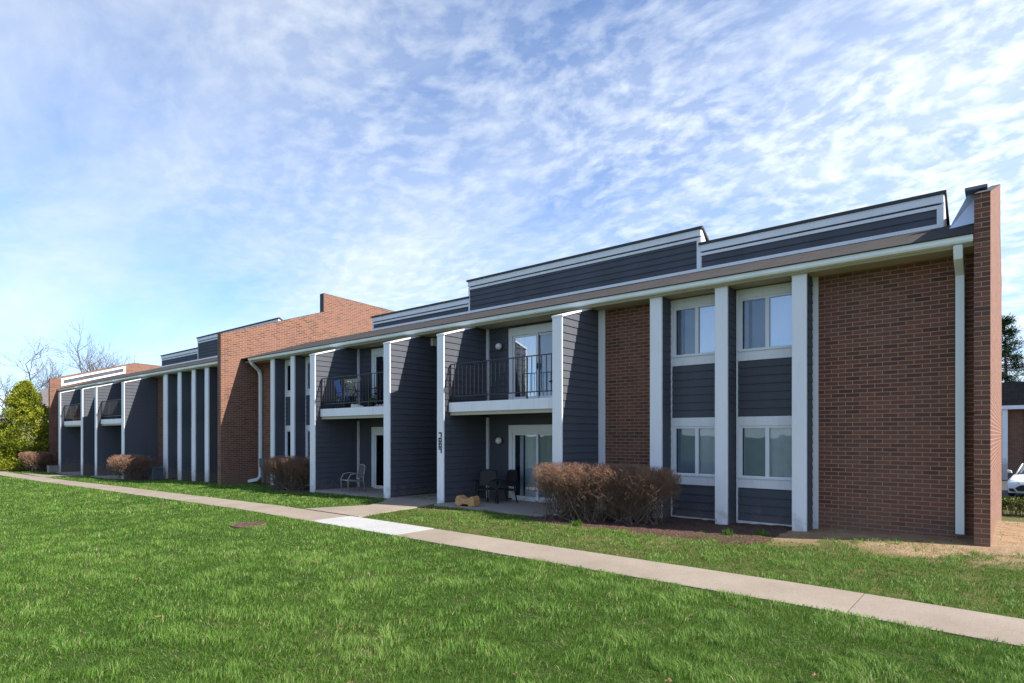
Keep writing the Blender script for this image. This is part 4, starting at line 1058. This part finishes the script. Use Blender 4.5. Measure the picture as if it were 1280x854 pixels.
# ------------------------------------------------------------------ parked car (white sedan, nose towards us)
def make_car(x, y, z, rz):
    e = empty('parked_car', (x, y, z), 'white sedan parked nose first beyond the low hedge', 'car', rz=rz)
    M['carpaint'] = mat_simple('car_paint', (0.72, 0.74, 0.76), 0.25, 0.02, 3, 0)
    M['tyre'] = mat_simple('tyre', (0.02, 0.02, 0.02), 0.8, 0.1)
    M['carglass'] = mat_simple('car_glass', (0.03, 0.05, 0.06), 0.06, 0.05, 3, 0)
    M['lamp'] = mat_simple('lamp_glass', (0.55, 0.6, 0.65), 0.1, 0.05, 3, 0)
    # stations along y (front = -y): (y, half width low, half width mid, z bottom, z belt, z top, half width top)
    S = [(-2.36, .62, .70, .28, .52, .60, .55), (-2.30, .80, .84, .20, .60, .70, .66), (-2.05, .87, .91, .17, .68, .80, .74), (-1.55, .89, .93, .17, .74, .89, .76),
         (-1.05, .90, .93, .17, .80, .96, .76), (-0.95, .90, .93, .17, .82, .98, .76), (0.0, .90, .93, .17, .84, .99, .78), (1.3, .90, .93, .17, .86, 1.01, .77), (1.9, .88, .91, .18, .88, 1.04, .72), (2.25, .82, .86, .22, .85, 1.02, .66), (2.38, .70, .76, .30, .75, .90, .58)]
    mb = MB(); k = 10
    for y_, wl, wm, zb, zm, zt, wt in S:
        ring = [(-wl, zb), (-wm, (zb+zm)/2), (-wm, zm), (-wt-0.06, zt-0.035), (-wt*0.5, zt), (wt*0.5, zt), (wt+0.06, zt-0.035), (wm, zm), (wm, (zb+zm)/2), (wl, zb)]
        mb.v += [(p, y_, q) for p, q in ring]
    n = len(S)
    for i in range(n-1):
        for q in range(k): mb.f.append((i*k+q, i*k+(q+1) % k, (i+1)*k+(q+1) % k, (i+1)*k+q))
    mb.f += [tuple(range(k))[::-1], tuple((n-1)*k+q for q in range(k))]
    b_ = mb.build('body', M['carpaint'], e, smooth=True, bevel=0.02)
    # cabin
    C = [(-1.05, .70, .95), (-0.30, .60, 1.38), (0.1, .585, 1.44), (0.9, .58, 1.43), (1.35, .60, 1.34), (2.0, .66, 1.02)]
    cb = MB()
    for y_, w, zt in C: cb.v += [(-0.80 if zt > 1 else -.76, y_, .94), (-w, y_, zt), (-w*.55, y_, zt+0.02), (w*.55, y_, zt+0.02), (w, y_, zt), (0.80 if zt > 1 else .76, y_, .94)]
    for i in range(len(C)-1):
        for q in range(5): cb.f.append((i*6+q, i*6+q+1, (i+1)*6+q+1, (i+1)*6+q))
    cb.build('cabin_glass', M['carglass'], e, smooth=True)
    rf = MB()
    rr = [(-0.34, .60, 1.385), (0.1, .59, 1.455), (0.9, .585, 1.445), (1.30, .60, 1.36)]
    for y_, w, zt in rr: rf.v += [(-w-.02, y_, zt-.04), (-w+.02, y_, zt), (-w*.5, y_, zt+0.03), (w*.5, y_, zt+0.03), (w-.02, y_, zt), (w+.02, y_, zt-.04)]
    for i in range(3):
        for q in range(5): rf.f.append((i*6+q, i*6+q+1, (i+1)*6+q+1, (i+1)*6+q))
    rf.build('roof', M['carpaint'], e, smooth=True)
    pl = MB()
    for s_ in (-1, 1):
        pl.tube([(s_*.74, -1.05, .96), (s_*.615, -0.32, 1.385)], 0.03, 6); pl.tube([(s_*.60, .45, 1.43), (s_*.79, .45, .97)], 0.035, 6); pl.tube([(s_*.62, 1.3, 1.35), (s_*.70, 2.0, 1.01)], 0.05, 6)
    pl.build('pillars', M['carpaint'], b_, smooth=True)
    for s_ in (-1, 1):
        h = MB().add([(s_*.88, -2.02, .70), (s_*.86, -2.16, .60), (s_*.42, -2.385, .58), (s_*.44, -2.37, .66), (s_*.80, -2.10, .75), (s_*.86, -1.85, .77)], [(0, 1, 2, 3, 4, 5) if s_ > 0 else (5, 4, 3, 2, 1, 0)])
        h.build('headlight', M['lamp'], e)
        m_ = MB().prism_xz([(s_*.90, .98), (s_*1.08, 1.0), (s_*1.08, 1.12), (s_*.94, 1.10)], -0.92, -0.76); m_.build('mirror', M['carpaint'], e, bevel=0.02)
        MB().add([(s_*.56, -2.39, .26), (s_*.80, -2.325, .28), (s_*.82, -2.30, .46), (s_*.66, -2.375, .40)], [(0, 1, 2, 3) if s_ > 0 else (3, 2, 1, 0)]).build('fog_light_recess', M['tyre'], e)
        for y_ in (-1.42, 1.42):
            w = MB().lathe([(0.0, -.10), (.30, -.10), (.325, -.07), (.325, .07), (.30, .10), (0, .10)], (s_*.84, y_, .325), 22, 'x').build('wheel', M['tyre'], e, smooth=False)
            MB().lathe([(0.0, -.108), (.19, -.106), (.21, -.10), (.21, .10), (.19, .106), (0, .108)], (s_*.84, y_, .325), 14, 'x').build('rim', M['grey'], w)
    MB().add([(-.52, -2.395, .30), (.52, -2.395, .30), (.60, -2.385, .42), (.40, -2.385, .56), (-.40, -2.385, .56), (-.60, -2.385, .42)], [(0, 1, 2, 3, 4, 5)]).build('grille', M['tyre'], e)
    return e
make_car(1.05, 35.4, -1.02, R(-8))

# ------------------------------------------------------------------ grass
def make_grass():
    f = 745.0; th = R(39.94)
    fw = np.array([-math.sin(th), math.cos(th)]); rt = np.array([math.cos(th), math.sin(th)])
    V = []; F_ = []; T = []; total = 0
    bands = [(2.6, 5.0, 8200, 0.0021, 1.0), (5.0, 8.0, 5000, 0.0027, 1.0), (8.0, 13.0, 2400, 0.0040, 1.0), (13.0, 22.0, 900, 0.0072, 1.0), (22.0, 38.0, 330, 0.012, 1.0), (38, 80, 90, 0.024, 1.05)]
    for z0, z1, dens, wid, hs in bands:
        hw = 1.05
        area = (z1**2 - z0**2) * hw
        n = int(area * dens)
        zz = np.sqrt(RNG.uniform(z0**2, z1**2, n)); xx = RNG.uniform(-1, 1, n) * hw * zz
        X = fw[0]*zz + rt[0]*xx; Y = fw[1]*zz + rt[1]*xx
        ok = (Y < 10.9) | ((X > -0.15) & (Y < 29.3)) | (X < -46.0)
        ok &= (Y < 40) & (X > -78) & ~((X < -68) & (Y > 12.5))
        X = X[ok]; Y = Y[ok]
        # noise via grid lookup (fast)
        def gn(s, seed):
            gx = np.arange(math.floor(X.min()*s)-1, math.ceil(X.max()*s)+2); gy = np.arange(math.floor(Y.min()*s)-1, math.ceil(Y.max()*s)+2)
            r_ = np.random.default_rng(seed); g = None
            # hash-like lattice, consistent between bands
            A, B = np.meshgrid(gx, gy); h = np.sin(A*127.1 + B*311.7 + seed*74.7) * 43758.5453; g = (h - np.floor(h))*2-1
            u = X*s - gx[0]; v = Y*s - gy[0]; i = u.astype(int); j_ = v.astype(int); fu = u-i; fv = v-j_; fu = fu*fu*(3-2*fu); fv = fv*fv*(3-2*fv)
            return (g[j_, i]*(1-fu)+g[j_, i+1]*fu)*(1-fv)+(g[j_+1, i]*(1-fu)+g[j_+1, i+1]*fu)*fv
        nb = 0.6*gn(0.75, 1)+0.4*gn(1.7, 2); ns = 0.6*gn(4.0, 3)+0.4*gn(9.0, 4); nc = 0.5*gn(3.6, 5)+0.5*gn(8.5, 6)
        m = grass_mask(X, Y, (nb, ns))
        keep = RNG.random(len(X)) < m * (0.72 + 0.28*np.clip(nc*1.6+0.4, 0, 1))
        X = X[keep]; Y = Y[keep]; nb = nb[keep]; ns = ns[keep]; nc = nc[keep]; m = m[keep]; n = len(X)
        Z = G(X, Y) - 0.004
        far = Y > walk_y(X)
        H = (0.045 + 0.036*np.clip(nc, -0.8, 1) + 0.012*nb) * RNG.uniform(0.55, 1.35, n) * hs
        H = np.where(far, H*0.88, H); H = np.where(m < 0.5, H*0.6, H)
        H *= np.where(np.abs(Y-walk_y(X)) < WHW+0.10, 0.8, 1.0)
        a = RNG.uniform(0, 2*np.pi, n) ; la = a + (nc*3.0+2.0)          # lean direction clumps together
        lean = RNG.uniform(0.1, 0.85, n)
        dx = np.cos(la)*lean + 0.25*np.cos(nc*5) + RNG.normal(0, .2, n); dy = np.sin(la)*lean + 0.25*np.sin(nc*5) + RNG.normal(0, .2, n)
        w = wid*RNG.uniform(0.7, 1.3, n); sx = -np.sin(a)*w; sy = np.cos(a)*w
        P = np.zeros((n, 5, 3))
        P[:, 0] = np.stack([X-sx, Y-sy, Z], 1); P[:, 1] = np.stack([X+sx, Y+sy, Z], 1)
        mx, my, mz = X+dx*H*0.35, Y+dy*H*0.35, Z+H*0.62
        P[:, 2] = np.stack([mx+sx*.75, my+sy*.75, mz], 1); P[:, 3] = np.stack([mx-sx*.75, my-sy*.75, mz], 1)
        P[:, 4] = np.stack([X+dx*H, Y+dy*H, Z+H*RNG.uniform(.75, 1.0, n)], 1)
        V.append(P.reshape(-1, 3))
        tone = np.clip(0.42 + 0.22*nb + 0.24*nc + RNG.normal(0, .18, n), 0, 0.78)
        dead = RNG.random(n) < np.where(m < 0.5, 0.36, np.where(far, 0.05, 0.04 + 0.06*np.clip(nb, 0, 1)))
        tone = np.where(dead, 1.0, tone); T.append(np.repeat(tone, 5))
        base = total + np.arange(n)*5
        F_.append((base[:, None] + np.array([0, 1, 2, 3])[None], base[:, None] + np.array([3, 2, 4])[None]))
        total += n*5
    V = np.concatenate(V).astype(np.float32); T = np.concatenate(T).astype(np.float32)
    q = np.concatenate([a for a, b in F_]); t = np.concatenate([b for a, b in F_])
    me = bpy.data.meshes.new('lawn_grass')
    me.vertices.add(len(V)); me.vertices.foreach_set('co', V.ravel())
    loops = np.concatenate([q.ravel(), t.ravel()]).astype(np.int32)
    me.loops.add(len(loops)); me.loops.foreach_set('vertex_index', loops)
    ls = np.concatenate([np.arange(len(q))*4, len(q)*4 + np.arange(len(t))*3]).astype(np.int32)
    me.polygons.add(len(q)+len(t)); me.polygons.foreach_set('loop_start', ls)
    me.update(calc_edges=True)
    at = me.attributes.new('tone', 'FLOAT', 'POINT'); at.data.foreach_set('value', T)
    me.materials.append(M['grass'])
    o = bpy.data.objects.new('lawn_grass', me); COL.objects.link(o)
    tag(o, 'short green spring grass covering the lawn', 'grass', kind='stuff')
    print('grass blades', total//5)
make_grass()

# ------------------------------------------------------------------ sky, sun, camera
SUN = Vector((1.0, 0.24, 0.82)).normalized()
elev = math.asin(SUN.z); az = math.atan2(SUN.x, SUN.y)          # azimuth clockwise from +Y
w = bpy.data.worlds.new('World'); SC.world = w; w.use_nodes = True; nt = w.node_tree
for n in list(nt.nodes): nt.nodes.remove(n)
out = nt.nodes.new('ShaderNodeOutputWorld'); bg = nt.nodes.new('ShaderNodeBackground'); nt.links.new(bg.outputs[0], out.inputs[0])
sky = nt.nodes.new('ShaderNodeTexSky'); sky.sky_type = 'NISHITA'; sky.sun_disc = False; sky.sun_elevation = elev; sky.sun_rotation = az
sky.air_density = 0.85; sky.dust_density = 0.15; sky.ozone_density = 3.0
tc = N(nt, 'ShaderNodeTexCoord').outputs['Generated']
sp = N(nt, 'ShaderNodeSeparateXYZ', {0: tc})
zc = N(nt, 'ShaderNodeMath', {0: N(nt, 'ShaderNodeMath', {0: sp.outputs[2], 1: 0.0}, operation='MAXIMUM').outputs[0], 1: 0.16}, operation='ADD').outputs[0]
u = N(nt, 'ShaderNodeMath', {0: sp.outputs[0], 1: zc}, operation='DIVIDE').outputs[0]
v = N(nt, 'ShaderNodeMath', {0: sp.outputs[1], 1: zc}, operation='DIVIDE').outputs[0]
P0 = N(nt, 'ShaderNodeCombineXYZ', {0: u, 1: v, 2: 0.0}).outputs[0]
wv = N(nt, 'ShaderNodeTexNoise', {'Vector': P0, 'Scale': 1.1, 'Detail': 3.0}).outputs['Color']
P1 = N(nt, 'ShaderNodeVectorMath', {0: P0, 1: N(nt, 'ShaderNodeVectorMath', {0: wv, 1: (0.34, 0.34, 0.0)}, operation='MULTIPLY').outputs[0]}, operation='ADD').outputs[0]
Pst = N(nt, 'ShaderNodeMapping', {0: P1, 2: (0, 0, R(28)), 3: (0.9, 2.1, 1.0)}).outputs[0]
def mth(op, a, b=0.0, clamp=False): return N(nt, 'ShaderNodeMath', {0: a, 1: b}, operation=op, use_clamp=clamp).outputs[0]
streak = noise_n(nt, Pst, 0.8, 8, 0.60)
Pr = N(nt, 'ShaderNodeMapping', {0: P1, 2: (0, 0, R(28)), 3: (1.0, 1.3, 1.0)}).outputs[0]
mott = noise_n(nt, Pr, 12.5, 4, 0.55)
big = noise_n(nt, P0, 0.9, 4, 0.55)
fine = noise_n(nt, P1, 22.0, 4, 0.65)
# dappled field mostly towards the sunny side of the view, thin veil everywhere
side = mapr(nt, mth('ADD', mth('MULTIPLY', v, 0.9), mth('MULTIPLY', u, 0.55)), -0.7, 1.3)
s1 = mth('POWER', mapr(nt, streak, 0.33, 0.76), 1.2)
bright = mapr(nt, side, 0.3, 1.0, 0.93, 1.13)
mm = mth('ADD', mott, mth('MULTIPLY', mth('SUBTRACT', fine, 0.5), 0.30))
m1 = mth('MULTIPLY', mapr(nt, mm, 0.42, 0.68), mapr(nt, side, 0.1, 1, 0.10, 1.0))
m1 = mth('MULTIPLY', m1, mapr(nt, big, 0.34, 0.62, 0.25, 1.0))
cov = mth('ADD', mth('MULTIPLY', s1, 0.64), mth('MULTIPLY', m1, 0.66), True)
veil = mth('POWER', mth('SUBTRACT', 1.0, mapr(nt, sp.outputs[2], 0.0, 0.75)), 1.5)
cov = mth('ADD', cov, mth('ADD', 0.06, mth('MULTIPLY', veil, 0.20)), True)
cov = mth('MINIMUM', cov, 0.93)
CL = 6.1
cloudcol = N(nt, 'ShaderNodeVectorMath', {0: (CL*0.93, CL*1.0, CL*1.06), 3: bright}, operation='SCALE').outputs[0]
skymul = N(nt, 'ShaderNodeVectorMath', {0: sky.outputs[0], 1: (0.86, 1.10, 1.36)}, operation='MULTIPLY').outputs[0]
mx = nt.nodes.new('ShaderNodeMix'); mx.data_type = 'RGBA'
nt.links.new(cov, mx.inputs[0]); nt.links.new(skymul, mx.inputs[6]); nt.links.new(cloudcol, mx.inputs[7])
nt.links.new(mx.outputs[2], bg.inputs[0]); bg.inputs[1].default_value = 0.10

sl = bpy.data.lights.new('sun', 'SUN'); sl.energy = 5.0; sl.angle = R(0.55); sl.color = (1.0, 0.93, 0.83)
so = bpy.data.objects.new('sun', sl); COL.objects.link(so)
so.rotation_euler = SUN.to_track_quat('Z', 'Y').to_euler()

cam = bpy.data.cameras.new('camera'); co = bpy.data.objects.new('camera', cam); COL.objects.link(co)
co.location = (0, 0, 1.65); co.rotation_euler = (R(90), 0, R(39.94))
cam.sensor_width = 36; cam.lens = 745.2/1280*36; cam.shift_y = 117/1280; cam.clip_end = 3000; cam.clip_start = 0.05
SC.camera = co
SC.render.engine = 'CYCLES'
SC.view_settings.view_transform = 'Standard'; SC.view_settings.look = 'None'; SC.view_settings.gamma = 1
SC.view_settings.exposure = 0.92
